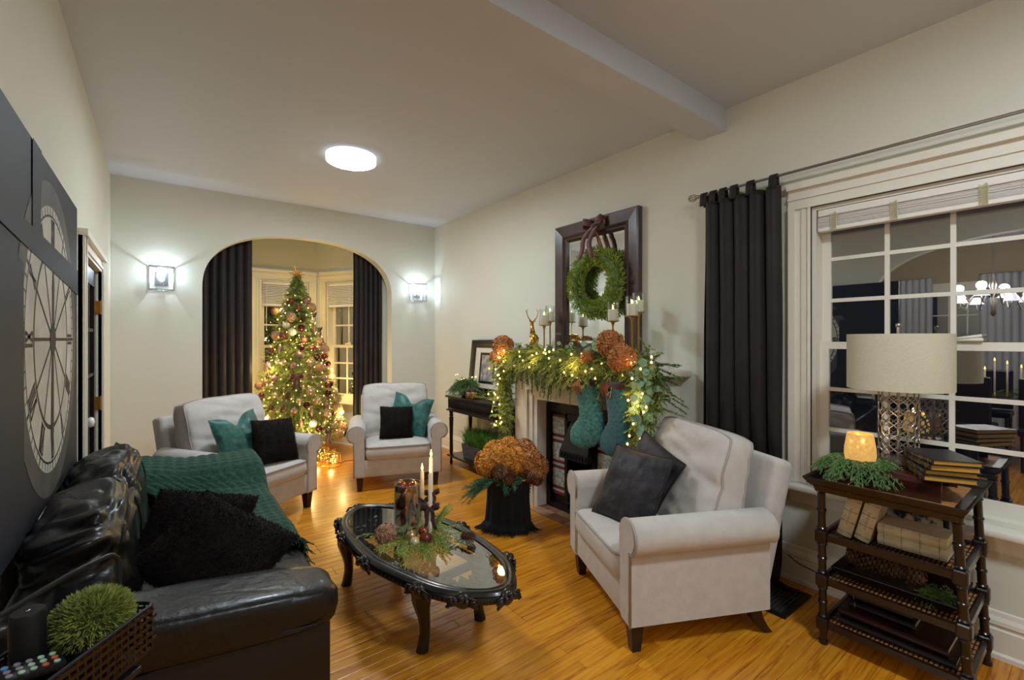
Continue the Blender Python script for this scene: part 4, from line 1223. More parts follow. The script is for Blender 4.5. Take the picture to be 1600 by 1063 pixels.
# glowing wire gift boxes beside the tree
def gift(loc, s, rz, label):
    o = thing('light_up_gift_box', label, 'lit gift box', loc, rz)
    mb = MB()
    for sx in (-1, 1):
        for sy in (-1, 1): mb.cyl((sx * s / 2, sy * s / 2, 0), (sx * s / 2, sy * s / 2, s), .004, n=5)
    for z in (.003, s):
        for sg in (-1, 1): mb.cyl((-s / 2, sg * s / 2, z), (s / 2, sg * s / 2, z), .004, n=5); mb.cyl((sg * s / 2, -s / 2, z), (sg * s / 2, s / 2, z), .004, n=5)
    mb.build('frame', 'wire_gold', o)
    mb = MB()
    for i in range(60):
        f = i % 5; a, b, c, d_ = [random.uniform(-.48, .48) * s for _ in range(4)]
        P = {0: ((a, -s / 2, b + s / 2), (c, -s / 2, d_ + s / 2)), 1: ((a, s / 2, b + s / 2), (c, s / 2, d_ + s / 2)), 2: ((-s / 2, a, b + s / 2), (-s / 2, c, d_ + s / 2)), 3: ((s / 2, a, b + s / 2), (s / 2, c, d_ + s / 2)), 4: ((a, b, s), (c, d_, s))}[f]
        mb.cyl(P[0], P[1], .0025, n=4)
    stuff(mb.build('wire_mesh', 'wire_gold', o))
    mb = MB()
    for i in range(26): mb.sph((random.uniform(-.42, .42) * s, random.uniform(-.42, .42) * s, random.uniform(.1, .95) * s), .006, nu=6, nv=4)
    stuff(mb.build('bulbs', 'mini_bulb', o, True))
    for sx in (-1, 1):
        MB().tube([(0, 0, s), (sx * s * .2, 0, s + s * .22), (sx * s * .42, 0, s + s * .2), (sx * s * .36, 0, s + .02), (0, 0, s)], .008, 6).build('bow_loop', 'wire_gold', o, True)
    point_light('gift_light', o, (0, 0, s * .5), .9, WARM, .03)
gift((1.60, 5.60, 0), .155, .35, 'small glowing gold wire gift box standing nearest the armchairs')
gift((1.50, 5.80, 0), .20, .1, 'larger glowing gold wire gift box behind the small one')
cb = MB().tube([(1.95, 5.62, .006), (1.90, 5.70, .006), (1.80, 5.72, .006), (1.74, 5.66, .006), (1.62, 5.72, .006)], .004, 6).build('power_cord', 'cable_black', None, True); tag(cb, 'thin black power cord running to the glowing gift boxes', 'cord')

# ------------------------------------------------------------------ console table
CT = thing('console_table', 'black console table with fluted apron and turned legs left of the fireplace', 'console table', (0, 0, 0))
kx0, kx1, ky0, ky1 = 2.75, 3.09, 3.56, 4.88
MB().rbox(((kx0 + kx1) / 2, (ky0 + ky1) / 2, .815), (kx1 - kx0 + .03, ky1 - ky0 + .04, .026), .007).build('top', 'black_wood', CT, True, auto=.6)
ap = MB().b2((kx0 + .012, ky0 + .01, .655), (kx1 - .01, ky1 - .01, .802)).build('apron', 'black_wood', CT)
mb = MB(); mb.rbox(((kx0 + kx1) / 2, (ky0 + ky1) / 2, .652), (kx1 - kx0 + .01, ky1 - ky0 + .02, .018), .006); mb.build('apron_bead', 'black_wood', ap)
fm = mesh_of(MB().lathe([(.003, 0), (.010, .008), (.010, .092), (.003, .10)], 8), 'flute', 'black_wood')
for i in range(46):
    f = link('flute', fm, None, ap); f.location = (kx0 + .013, lerp(ky0 + .04, ky1 - .04, i / 45), .68)
for i in range(10):
    f = link('flute', fm, None, ap); f.location = (lerp(kx0 + .045, kx1 - .045, i / 9), ky0 + .012, .68)
lp = [(.014, 0), (.02, .03), (.014, .05), (.016, .1), (.022, .16), (.02, .30), (.024, .50), (.027, .56), (.018, .575), (.028, .59), (.018, .605), (.026, .62), (.026, .645)]
lm = mesh_of(MB().lathe(lp, 14), 'leg', 'black_wood')
for x in (kx0 + .035, kx1 - .035):
    for y in (ky0 + .05, ky1 - .05): l_ = link('leg', lm, None, CT); l_.location = (x, y, 0)
MB().rbox(((kx0 + kx1) / 2, (ky0 + ky1) / 2, .105), (kx1 - kx0, ky1 - ky0, .022), .006).build('lower_shelf', 'black_wood', CT, True, auto=.6)
ZC = .828
# bowl of trailing greenery
o = thing('potted_greenery', 'dark bowl of trailing fine green foliage on the console table', 'potted plant', (2.90, 4.66, ZC))
MB().lathe([(.05, 0), (.075, .01), (.11, .06), (.115, .10), (.10, .10), (.095, .06), (.03, .03)], 24).build('bowl', 'bowl_dark', o, True)
fb = FB()
for i in range(420):
    a = random.random() * 2 * PI; e = random.uniform(.3, 1.45)
    fb.sprig((.03 * math.cos(a), .03 * math.sin(a), .08), (math.cos(a) * math.cos(e), math.sin(a) * math.cos(e), math.sin(e) * 1.1), random.uniform(.16, .25), 34, .05, .0020, .45, random.uniform(.4, .9))
fb.clear_of(lambda x, y, z: ((x > .085 + .1 * z) & (y < .17)) | (z < .004) | (((x + .10) ** 2 + (y + .20) ** 2 < .042 ** 2) & (z < .13)))
stuff(fb.build('foliage', 'cypress', o))
mb = MB()
for i in range(9): a = random.random() * 6; mb.sph((.14 * math.cos(a), .14 * math.sin(a), .2 + random.random() * .05), .005, nu=6, nv=4)
stuff(mb.build('bulbs', 'mini_bulb', o, True))
# two small gold bottles
for k, (x, y, s, lab) in enumerate(((2.80, 4.46, .92, 'shorter little gold figurine with wine cap on the console table'), (2.80, 4.35, 1.05, 'taller little gold figurine with wine cap on the console table'))):
    o = thing('figurine', lab, 'figurine', (x, y, ZC)); o.scale = (s, s, s)
    MB().lathe([(.03, 0), (.038, .01), (.038, .05), (.03, .075), (.018, .09), (.005, .095)], 16).build('body', 'bottle_gold', o, True)
    MB().lathe([(.028, .07), (.03, .08), (.022, .105), (.012, .125), (.003, .13)], 16).build('cap', 'velvet_brown', o, True)
    MB().rbox((-.036, 0, .04), (.01, .03, .045), .004).build('front_panel', 'velvet_brown', o)
o = thing('framed_photo', 'brown framed photo with cream mat leaning on the wall over the console', 'picture frame', (3.085, 4.46, ZC), rot=None)
o.matrix_local = Matrix.Translation((3.03, 4.46, ZC)) @ Matrix.Rotation(-PI / 2, 4, 'Z') @ Matrix.Rotation(R_(-6), 4, 'X') @ Matrix.Translation((0, 0, .335))
fw, fh = .72, .67
mb = MB(); rect_frame(mb, fw, fh, [(0, 0), (0, .022), (.012, .032), (.05, .026), (.085, .016), (.095, .016), (.095, 0)]); mb.build('frame', 'espresso', o)
MB().b2((-fw / 2 + .05, -.01, -fh / 2 + .05), (fw / 2 - .05, -.004, fh / 2 - .05)).build('mat', 'mat_cream', o)
mb = MB(); rect_frame(mb, .30, .36, [(0, .01), (0, .018), (.024, .018), (.03, .01)]); mb.build('inner_frame', 'black_wood', o)
MB().b2((-.125, -.0125, -.155), (.125, -.0102, .155)).build('photo', 'photo_print', o)
MB().b2((-fw / 2 + .03, .0, -fh / 2 + .02), (fw / 2 - .03, .008, fh / 2 - .02)).build('backing', 'black_wood', o)
o = FB()
for i in range(26): o.frond((2.86 + random.uniform(-.05, .05), 4.10 + random.uniform(-.14, .14), ZC + .02), (random.uniform(-.4, .4), random.uniform(-1, 1), .15), .14, 7, .05, 10, .010, .002, .1)
o = o.build('greenery_sprig', 'cedar_light'); tag(o, 'pale green cedar sprigs lying on the console table', 'greenery')
# trough of grass on the lower shelf
o = thing('grass_planter', 'grey metal trough of tall green grass on the lower shelf of the console', 'planter', (2.91, 4.16, .117))
mb = MB(); w0, w1, l0, l1, h = .085, .10, .46, .48, .16
mb.loft([[(-w0, -l0, 0), (w0, -l0, 0), (w0, l0, 0), (-w0, l0, 0)], [(-w1, -l1, h), (w1, -l1, h), (w1, l1, h), (-w1, l1, h)], [(-w1 + .008, -l1 + .008, h), (w1 - .008, -l1 + .008, h), (w1 - .008, l1 - .008, h), (-w1 + .008, l1 - .008, h)], [(-w0, -l0, .03), (w0, -l0, .03), (w0, l0, .03), (-w0, l0, .03)]])
mb.build('trough', 'trough_grey', o)
MB().b2((-.09, -.45, .08), (.09, .45, .145)).build('soil', 'soil', o)
n = 3000; P = np.stack([RNG.uniform(-.088, .088, n), RNG.uniform(-.45, .45, n), np.full(n, .14)], 1)
D = nrm(np.stack([RNG.normal(0, .28, n), RNG.normal(0, .28, n), np.ones(n)], 1)); L = RNG.uniform(.12, .25, n)
fb = FB(); fb.kites(P, D, L * .6, .003, .6); tip = P + D * (L * .45)[:, None]
fb.kites(tip, nrm(D + np.stack([RNG.normal(0, .3, n), RNG.normal(0, .3, n), np.zeros(n)], 1)), L * .6, .0028, .4)
stuff(fb.build('grass', 'grass', o))

# ------------------------------------------------------------------ fireplace
FP = thing('mantelpiece', 'cream plaster mantelpiece with stepped surround carrying the garland', 'mantelpiece', (0, 0, 0))
fx, fi0, fi1, fo0, fo1 = 2.64, 2.27, 3.11, 1.99, 3.39
for (ya, yb, s_) in ((fi1, fo1, 1), (fo0, fi0, -1)):
    mb = MB(); 
    if s_ > 0: mb.b2((fx, ya + .11, 0), (R_WALL, yb, 1.22)); mb.b2((fx + .018, ya + .05, 0), (R_WALL, ya + .11, 1.04)); mb.b2((fx + .03, ya, 0), (R_WALL, ya + .05, 1.0))
    else: mb.b2((fx, ya, 0), (R_WALL, yb - .11, 1.22)); mb.b2((fx + .018, yb - .11, 0), (R_WALL, yb - .05, 1.04)); mb.b2((fx + .03, yb - .05, 0), (R_WALL, yb, 1.0))
    mb.build('pilaster', 'mantel_cream', FP)
mb = MB(); mb.b2((fx, fi0 - .11, 1.045), (R_WALL, fi1 + .11, 1.22)); mb.b2((fx + .018, fi0 - .06, 1.0), (R_WALL, fi1 + .06, 1.045)); mb.b2((fx + .03, fi0, .965), (R_WALL, fi1, 1.0)); mb.build('frieze', 'mantel_cream', FP)
MB().rbox(((2.575 + R_WALL) / 2, 2.69, 1.246), (R_WALL - 2.575, 1.60, .05), .012).build('shelf', 'mantel_cream', FP, True, auto=.6)
ZM = 1.271
IR = thing('fireplace_insert', 'black cast iron fireplace insert with tiled sides and hood', 'fireplace', (2.80, 0, 0))
def irb(lo, hi): return (lo, hi)
mb = MB()
mb.b2((-.02, fi0, .0), (.03, fi0 + .05, .965)); mb.b2((-.02, fi1 - .05, 0), (.03, fi1, .965)); mb.b2((-.02, fi0 + .05, .86), (.03, fi1 - .05, .965)); mb.b2((-.03, fi0 + .05, .0), (.03, fi1 - .05, .05))
mb.b2((-.028, fi0 + .02, .885), (-.02, fi1 - .02, .94)); mb.b2((-.032, fi0, .955), (.03, fi1, .972)); 
mb.build('outer_frame', 'black_iron', IR)
FM = MB(); FM.b2((.012, fi0 + .05, .05), (.03, fi0 + .26, .86)); FM.b2((.012, fi1 - .26, .05), (.03, fi1 - .05, .86)); FM.build('tile_backing', 'black_iron', IR)
for (ya, yb) in ((fi1 - .245, fi1 - .06), (fi0 + .06, fi0 + .245)):
    z = .835
    seq = [('tile_red', .022)] + [('tile_pale', .155), ('tile_red', .024), ('tile_lav', .026), ('tile_red', .024)] * 3
    for nm, hgt in seq:
        if z - hgt < .05: break
        MB().rbox((.008, (ya + yb) / 2, z - hgt / 2), (.012, yb - ya, hgt - .003), .002, 1).build('tile', nm, IR); z -= hgt
ya, yb = fi0 + .26, fi1 - .26
mb = MB()
for (a, b) in ((ya - .015, ya + .02), (yb - .02, yb + .015)): mb.b2((-.03, a, .05), (.03, b, .86))
mb.b2((-.03, ya, .80), (.03, yb, .86)); mb.build('inner_frame', 'black_iron', IR)
# hood: sloping trapezoid with slots
ym = (ya + yb) / 2; hw = (yb - ya) / 2
mb = MB()
mb.loft([[(-.01, ym - hw * .72, .80), (-.01, ym + hw * .72, .80), (.03, ym + hw * .72, .80), (.03, ym - hw * .72, .80)], [(-.10, ym - hw, .56), (-.10, ym + hw, .56), (.03, ym + hw, .56), (.03, ym - hw, .56)], [(-.11, ym - hw, .50), (-.11, ym + hw, .50), (.03, ym + hw, .50), (.03, ym - hw, .50)]])
hd = mb.build('hood', 'black_iron', IR)
for i in range(9): MB().b2((-.1115, lerp(ym - hw * .85, ym + hw * .85, i / 8) - .008, .515), (-.104, lerp(ym - hw * .85, ym + hw * .85, i / 8) + .008, .545)).build('slot', 'firebox', hd)
mb = MB(); mb.b2((.03, ya - .02, .05), (.30, yb + .02, .07)); mb.b2((.28, ya - .02, .05), (.30, yb + .02, .86)); mb.b2((.03, ya - .03, .05), (.3, ya - .01, .86)); mb.b2((.03, yb + .01, .05), (.3, yb + .03, .86)); mb.b2((.03, ya - .02, .84), (.3, yb + .02, .86))
mb.build('firebox', 'firebox', IR)
for zz in (.34, .10): MB().cyl((-.03, ya + .02, zz), (-.03, yb - .02, zz), .007, n=6).build('grate_rail', 'black_iron', IR)
for i in range(10): yy = lerp(ya + .03, yb - .03, i / 9); MB().cyl((-.03, yy, .05), (-.03, yy, .35), .005, n=6).build('grate_bar', 'black_iron', IR)
# hearth tiles
HE = struct('hearth', MB().b2((2.585, fi0, -.005), (2.80, fi1, .002)), 'grout', 'brown tiled hearth in front of the iron fireplace')
for i in range(2):
    for j in range(8):
        MB().rbox((2.585 + .054 + i * .107, fi0 + .0525 + j * .105, .004), (.103, .101, .012), .002, 1).build('tile', 'tile_hearth_pale' if (i * 3 + j * 5) % 7 < 3 else 'tile_hearth', HE)

# ------------------------------------------------------------------ mirror, wreath
MI = thing('mirror', 'rectangular mirror in a wide dark brown frame above the mantel', 'mirror', (R_WALL - .005, 2.8265, (1.30 + 2.592) / 2), -PI / 2)
mw, mh = .99, 2.592 - 1.30
mb = MB(); rect_frame(mb, mw, mh, [(0, 0), (0, .05), (.012, .062), (.10, .05), (.112, .058), (.13, .04), (.145, .044), (.165, .018), (.165, 0)]); mb.build('frame', 'frame_brown', MI)
MB().b2((-mw / 2 + .15, -.014, -mh / 2 + .15), (mw / 2 - .15, -.010, mh / 2 - .15)).build('glass', 'mirror', MI)
mb = MB(); rect_frame(mb, mw - .33, mh - .33, [(0, .0145), (.0, .017), (.022, .0152), (.022, .0145)]); mb.build('bevel', 'mirror', MI)
WR = thing('wreath', 'round green boxwood wreath hanging in front of the mirror', 'wreath', (3.035, 2.757, 1.997), -PI / 2)
MB().tube([(.235 * math.cos(t), 0, .235 * math.sin(t)) for t in np.linspace(0, 2 * PI, 41)[:-1]], .045, 8, True).build('core', 'fir_dark', WR, True)
fb = FB(); n = 1500
for i in range(n):
    a = random.random() * 2 * PI; b = random.random() * 2 * PI
    e = Vector((math.cos(a), 0, math.sin(a))); p = e * .237 + (e * math.cos(b) + Vector((0, 1, 0)) * math.sin(b) * .62) * .050
    dd = (e * math.cos(b) + Vector((0, 1, 0)) * math.sin(b)) + Vector((-e.z, 0, e.x)) * random.uniform(.2, 1.0)
    if p.y > .05: continue
    fb.sprig(p, dd, .048, 16, .016, .0035, .7, .0, None, .001)
stuff(fb.build('leaves', 'wreath_green', WR))
BO = thing('ribbon_bow', 'wine red velvet bow holding the wreath over the mirror frame', 'bow', (3.052, 2.785, 2.50), -PI / 2)
bow_parts(BO, 'velvet_wine', .13, .30, fwd=.115)
mb = MB()
for sx in (-1, 1): mb.tube([(0, .01, 0), (sx * .012 + .05, .015, -.14), (sx * .012 + .08, .02, -.22)], .008, 6)
mb.build('hanging_ribbon', 'ribbon_copper', BO, True)

# ------------------------------------------------------------------ candle holders and deer on the mantel
def holder(x, y, h, label, ch=.095):
    o = thing('candle_holder', label, 'candle holder', (x, y, ZM), group=None)
    MB().lathe([(.045, 0), (.045, .006), (.012, .014), (.007, .03), (.007, h - .04), (.016, h - .01), (.052, h), (.052, h + .005), (.004, h + .006)], 20).build('stem', 'brass', o, True, auto=.7)
    c = MB().lathe([(.036, h + .006), (.038, h + .01), (.038, h + ch), (.030, h + ch + .002), (.004, h + ch - .008)], 20).build('candle', 'candle_wax', o, True, auto=.7)
    MB().lathe([(.005, h + ch), (.008, h + ch + .012), (.004, h + ch + .026), (.001, h + ch + .034)], 8).build('flame', 'flame', c, True)
    MB().lathe([(.048, h + .006), (.048, h + ch + .06)], 24, cap=False).build('glass_cup', 'glass_clear', o, True, fix=False)
    return o
holder(2.86, 3.23, .36, 'slim brass candle holder with white candle beside the gold deer')
holder(2.98, 3.28, .40, 'slim brass candle holder with white candle behind the gold deer')
holder(2.90, 2.44, .375, 'slim brass candle holder with white candle under the wreath')
holder(2.86, 2.22, .405, 'slim brass candle holder at the curtain end of the mantel')
holder(2.98, 2.25, .44, 'tallest brass candle holder at the curtain end near the wall')
DE = thing('deer_figurine', 'gold standing deer figurine among the mantel greenery', 'figurine', (2.86, 3.38, ZM), R_(60))
def skin_tube(mb, pts, rr, n=8): mb.tube(pts, rr, n)
mb = MB()
mb.tube([(-.075, 0, .235), (-.05, 0, .25), (0, 0, .255), (.05, 0, .262), (.075, 0, .285)], [.012, .032, .030, .036, .022], 10)
mb.tube([(.06, 0, .275), (.085, 0, .34), (.092, 0, .385)], [.03, .02, .016], 8)
mb.tube([(.08, 0, .392), (.10, 0, .392), (.13, 0, .375), (.142, 0, .37)], [.014, .02, .013, .008], 8)
for sy in (-1, 1):
    mb.tube([(.055, sy * .02, .25), (.06, sy * .022, .14), (.052, sy * .022, .07), (.06, sy * .022, 0)], [.016, .009, .007, .008], 6)
    mb.tube([(-.06, sy * .02, .25), (-.045, sy * .022, .17), (-.075, sy * .022, .085), (-.065, sy * .022, 0)], [.02, .011, .007, .008], 6)
    mb.tube([(.088, sy * .012, .402), (.075, sy * .035, .41)], [.006, .003], 5)
mb.tube([(-.078, 0, .24), (-.10, 0, .225)], [.008, .004], 5)
mb.build('body', 'deer_gold', DE, True)
for sy in (-1, 1):
    mb = MB(); mb.tube([(.09, sy * .01, .405), (.075, sy * .04, .44), (.085, sy * .055, .49), (.10, sy * .045, .53)], [.006, .005, .004, .002], 6)
    mb.tube([(.077, sy * .042, .445), (.11, sy * .05, .475)], [.004, .002], 5); mb.tube([(.085, sy * .055, .488), (.06, sy * .07, .52)], [.004, .002], 5)
    mb.build('antler', 'deer_gold', DE, True)

# ------------------------------------------------------------------ garland
GA = thing('garland', 'thick evergreen garland draped along the mantel and down both ends', 'garland', (0, 0, 0))
f1, f2, f3 = FB(), FB(), FB()
def gpath(t):
    """point along the garland: left hanging end, along the shelf, right hanging end"""
    if t < .22: k = t / .22; return Vector((2.60 + .02 * math.sin(k * 3), 3.50, lerp(.62, 1.30, k)))
    if t < .72: k = (t - .22) / .5; return Vector((2.61 + .03 * math.sin(k * 9), lerp(3.50, 1.89, k), 1.31 + .025 * math.sin(k * 7)))
    k = (t - .72) / .28; return Vector((2.60 - .01 * k, 1.89 - .01 * k, lerp(1.30, .80, k)))
for i in range(1700):
    t = random.random(); c = gpath(t); hang = t < .22 or t > .72
    if hang:
        a = random.uniform(PI * .5, PI * 1.5) if random.random() < .8 else random.random() * 2 * PI
        wide = .5 if t < .22 else .9
        dd = Vector((math.cos(a) * .55 * wide, math.sin(a) * .75 * wide, -1 if random.random() < .75 else .25))
        L = random.uniform(.12, .22); b = c + Vector((0, random.uniform(-.03, .03), 0))
    else:
        a = random.random() * 2 * PI
        dd = Vector((-abs(math.cos(a)) * .9 + .15, random.uniform(-1, 1), math.sin(a) * .6 + .05))
        L = random.uniform(.12, .24); b = c + Vector((random.uniform(-.02, .06), 0, random.uniform(0, .05)))
    r = random.random()
    if r < .36: f1.frond(b, dd, L, 8, .07, 12, .013, .0024, .45)
    elif r < .72: f2.frond(b, dd, L, 8, .06, 12, .013, .0024, .5)
    else: f3.sprig(b, dd, L, 60, .028, .0026, .7, .3, None, .003)
# hanging fir tips below the shelf edge
for i in range(54):
    y = random.uniform(1.85, 3.42); L = random.uniform(.13, .26) * (1.15 if y < 2.9 else .85)
    f3.sprig((2.57 - random.uniform(0, .06), y, 1.27), (random.uniform(-.12, .0), random.uniform(-.12, .12), -1), L, 110, .030, .0028, .55, 0, None, .003)
for i in range(22):
    f3.sprig((2.58, 3.48 + random.uniform(-.05, .07), 1.2 - i * .027), (random.uniform(-.2, 0), random.uniform(-.2, .2), -1), .22, 90, .028, .0028, .5, 0)
for i in range(30):
    f3.sprig((2.60, 1.88 + random.uniform(-.07, .05), 1.36 - i * .012), (random.uniform(-.5, .1), random.uniform(-1.0, .0), random.uniform(-.5, .3)), .24, 90, .030, .0028, .5, .1)
def garland_solids(x, y, z):
    shelf = (x > 2.572) & (y > 1.885) & (y < 3.495) & (z > 1.218) & (z < 1.273)
    front = (x > 2.636) & (y > 1.986) & (y < 3.394) & (z < 1.222)
    sock = (np.abs(x - 2.54) < .045) & ((np.abs(y - 2.40) < .11) | (np.abs(y - 2.12) < .11)) & (z < 1.205) & (z > .70)
    c, s_ = math.cos(CH_NEAR[2]), math.sin(CH_NEAR[2]); dx, dy = x - CH_NEAR[0], y - CH_NEAR[1]
    lx, ly = c * dx + s_ * dy, -s_ * dx + c * dy
    arm = (np.abs(lx) < .50) & (ly > -.41) & (ly < .40) & (z < .655)
    back = (np.abs(lx) < .385) & (ly > .06 + (z - .7) * .25) & (ly < .62) & (z < 1.02)
    return shelf | front | sock | arm | back
for f_ in (f1, f2, f3): f_.clear_of(garland_solids)
stuff(f1.build('cedar_fronds', 'cedar', GA)); stuff(f2.build('cypress_fronds', 'cedar_light', GA)); stuff(f3.build('fir_twigs', 'fir_dark', GA))
eu = MB()
def leafdisc(mb, c, nrm_, r):
    nrm_ = Vector(nrm_).normalized(); u = nrm_.orthogonal().normalized(); w = nrm_.cross(u)
    vs_ = [Vector(c) + (u * math.cos(k * PI / 4) + w * math.sin(k * PI / 4) * .9) * r + nrm_ * (.18 * r * math.cos(k * PI / 2)) for k in range(8)]
    mb.add(vs_, [tuple(range(8))])
for i in range(40):
    b = Vector((2.50, random.uniform(1.80, 1.91), lerp(1.30, .84, i / 39)))
    for k in range(3): leafdisc(eu, b + Vector(RNG.normal(0, .035, 3)), (-1, random.uniform(-.7, .4), random.uniform(-.2, .7)), random.uniform(.018, .032))
for (yy, zz) in ((2.48, 1.44), (2.40, 1.47), (2.36, 1.44), (2.74, 1.43), (2.28, 1.40), (3.05, 1.40), (3.3, 1.36), (2.0, 1.38), (2.2, 1.34)):
    for k in range(6): leafdisc(eu, (2.66 + random.uniform(-.06, .06), yy + random.uniform(-.05, .05), zz + random.uniform(-.06, .04)), (-1, random.uniform(-.8, .4), random.uniform(-.2, .8)), random.uniform(.02, .032))
stuff(eu.build('eucalyptus_leaves', 'eucalyptus', GA, fix=False))
sl2 = thing('string_lights', 'warm white string lights woven through the mantel garland', 'string lights', (0, 0, 0))
mb = MB(); wp = []
for i in range(95):
    t = (i + .5) / 95; c = gpath(t); hang = t < .22 or t > .72
    c += Vector((-.05 - random.uniform(0, .10), random.uniform(-.09, .09), random.uniform(-.09, .11))); wp.append(c.copy()); mb.sph(c, .0075, (1, 1, 1.3), 6, 4)
stuff(mb.build('bulbs', 'mini_bulb', sl2, True))
MB().tube(wp, .0018, 4).build('wire', 'fir_dark', sl2)
for t in (.08, .26, .4, .55, .70, .85): c = gpath(t); point_light('garland_light', sl2, (c.x - .16, c.y, c.z + .03), .8, WARM, .04)
for (x, y, z, r, lab) in ((2.56, 3.47, 1.44, .085, 'orange dried hydrangea head at the console end of the mantel garland'), (2.52, 3.52, 1.33, .06, 'smaller orange dried hydrangea below it at the console end of the garland'),
                    (2.56, 2.18, 1.47, .085, 'orange dried hydrangea on the mantel garland near the tall candle holders'), (2.50, 2.02, 1.37, .085, 'orange dried hydrangea low at the curtain end of the mantel garland'), (2.52, 2.36, 1.365, .045, 'small orange dried hydrangea above the stockings')):
    o = bloom(BLOOM2, (x, y, z), r, lab, None); o.rotation_euler = (0, -1.0, 0)

# ------------------------------------------------------------------ stockings
def stocking(y, mat, loop, label, rz, flip, x=2.545, ztop=1.20):
    o = thing('stocking', label, 'stocking', (x, y, ztop), rz)
    # outline as a centre line with widths, toe towards local +X*flip
    C = [(0, 0, .10), (.0, -.08, .10), (0, -.17, .098), (.012, -.26, .10), (.045, -.335, .112), (.10, -.385, .10), (.155, -.425, .085), (.19, -.452, .05)]
    C = [(0, 0, .092), (-.018, -.11, .094), (-.04, -.21, .096), (-.05, -.30, .104), (-.025, -.375, .112), (.035, -.425, .098), (.085, -.465, .080), (.11, -.487, .035)]
    # resample
    def samp(t):
        s = t * (len(C) - 1); i = min(int(s), len(C) - 2); k = s - i
        p0, p1, p2, p3 = C[max(i - 1, 0)], C[i], C[i + 1], C[min(i + 2, len(C) - 1)]
        return [0.5 * (2 * p1[j] + (p2[j] - p0[j]) * k + (2 * p0[j] - 5 * p1[j] + 4 * p2[j] - p3[j]) * k * k + (3 * p1[j] - p0[j] - 3 * p2[j] + p3[j]) * k ** 3) for j in range(3)]
    rings = []; N, n = 64, 56
    for i in range(N + 1):
        t = i / N; a, z, w = samp(t); b2 = samp(min(1, t + .02)); b1 = samp(max(0, t - .02))
        tx, tz = b2[0] - b1[0], b2[1] - b1[1]; q = math.hypot(tx, tz); nx, nz = -tz / q, tx / q
        ring = []
        for k in range(n):
            an = 2 * PI * k / n
            kn = 1 + .13 * abs(math.sin(an * 5.5 + (i // 2 % 2) * 1.57)) * (1 if i > 5 else 0)
            ring.append((flip * (a + nx * w * math.cos(an) * kn), .034 * math.sin(an) * kn + .002 * math.sin(i * 2.1), z + nz * w * math.cos(an) * kn))
        rings.append(ring)
    MB().loft(rings).build('body', mat, o, True)
    for s in range(2):
        mb = MB(); rr = []
    mb = MB(); rr = [[(flip * (.104 + e) * math.cos(2 * PI * k / 24), (.040 + e) * math.sin(2 * PI * k / 24), z) for k in range(24)] for e, z in ((0, .005), (.006, -.01), (.006, -.03), (0, -.045))]
    mb.loft(rr); mb.build('cuff', 'velvet_brown', o, True)
    mb = MB()
    for k in range(26):
        xx = flip * random.uniform(-.02, .07); mb.tube([(xx * .4 + flip * .03, -.046, .0), (xx + flip * .02, -.058, -.05), (xx + flip * random.uniform(-.01, .03), -.052, -random.uniform(.08, .11))], [.004, .003, .0015], 4)
    t_ = mb.build('tassel', loop, o); stuff(t_)
    MB().tube([(0, 0, 0), (-.01, 0, .05), (.0, .012, .07), (.01, .006, .03)], .004, 5).build('hanging_loop', 'velvet_brown', o, True)
    return o
stocking(2.40, 'knit_green', 'ribbon_copper', 'teal chunky-knit stocking with rust tassel hung nearer the iron hood', -PI / 2 + .1, -1)
stocking(2.12, 'knit_blue', 'ribbon_copper', 'blue-green chunky-knit stocking with rust tassel hung by the eucalyptus', -PI / 2 - .22, -1, 2.535)
bloom_r = None

# ------------------------------------------------------------------ basket with black scarf, hydrangeas, cones
BK = thing('wicker_basket', 'tall wicker basket wrapped in a black scarf in front of the hearth', 'basket', (2.265, 2.985, 0))
mb = MB()
for i in range(30):
    z = .012 + i * .0125; r = .135 + .035 * (i / 29)
    pts = [((r + .006 * (1 if (k + i) % 2 else -1)) * math.cos(2 * PI * k / 40), (r + .006 * (1 if (k + i) % 2 else -1)) * math.sin(2 * PI * k / 40), z) for k in range(40)]
    mb.tube(pts, .0075, 5, True)
stuff(mb.build('weave', 'wicker', BK, True))
MB().lathe([(.13, .0), (.13, .01), (.155, .36), (.15, .36), (.125, .01)], 28).build('lining', 'wicker', BK, True)
MB().tube([(.175 * math.cos(t), .175 * math.sin(t), .385) for t in np.linspace(0, 2 * PI, 33)[:-1]], .011, 6, True).build('rim', 'wicker', BK, True)
for sg in (-1, 1):
    MB().tube([(sg * .17 * math.cos(.75) - .05 * math.sin(t * 0), sg * -.17 * math.sin(.75), .385) for t in (0,)] + [(sg * (.125 + .03 * math.sin(t)), sg * (-.12 - .03 * math.sin(t)), .385 + .04 * math.sin(t)) for t in np.linspace(0, PI, 9)], .008, 6).build('handle', 'wicker', BK, True)
SF = thing('scarf', 'black knitted scarf with fringe draped over the front of the basket', 'scarf', (2.265, 2.985, 0))
fd = Vector((-.609, -.793, 0)); ft = Vector((.793, -.609, 0))
def scarf_pt(u, v):
    a = (u - .56) * 2.2; z = lerp(.40, .018, v)
    r = .184 + .008 * math.sin(u * 34) * (.3 + v) + .012 * v ** 2 + (.035 * max(0, v - .9) / .1)
    if v < .05: r -= .012 * (1 - v / .05)
    p = fd * (r * math.cos(a)) + ft * (r * math.sin(a) * (1 + .06 * v * v)); return (p.x, p.y, z)
o = MB().grid(scarf_pt, 90, 40).build('cloth', 'throw_black', SF, True, fix=False); solid(o, .006)
mb = MB()
for k in range(90):
    p = Vector(scarf_pt((k + .5) / 90, 1)); e = Vector((p.x, p.y, 0)).normalized(); L = random.uniform(.03, .06)
    mb.tube([p, p + e * L * .5 + Vector((0, 0, -.004)), p + e * L + Vector((random.uniform(-.02, .02), random.uniform(-.02, .02), -.012))], [.004, .003, .0015], 4)
stuff(mb.build('fringe', 'throw_black', SF))
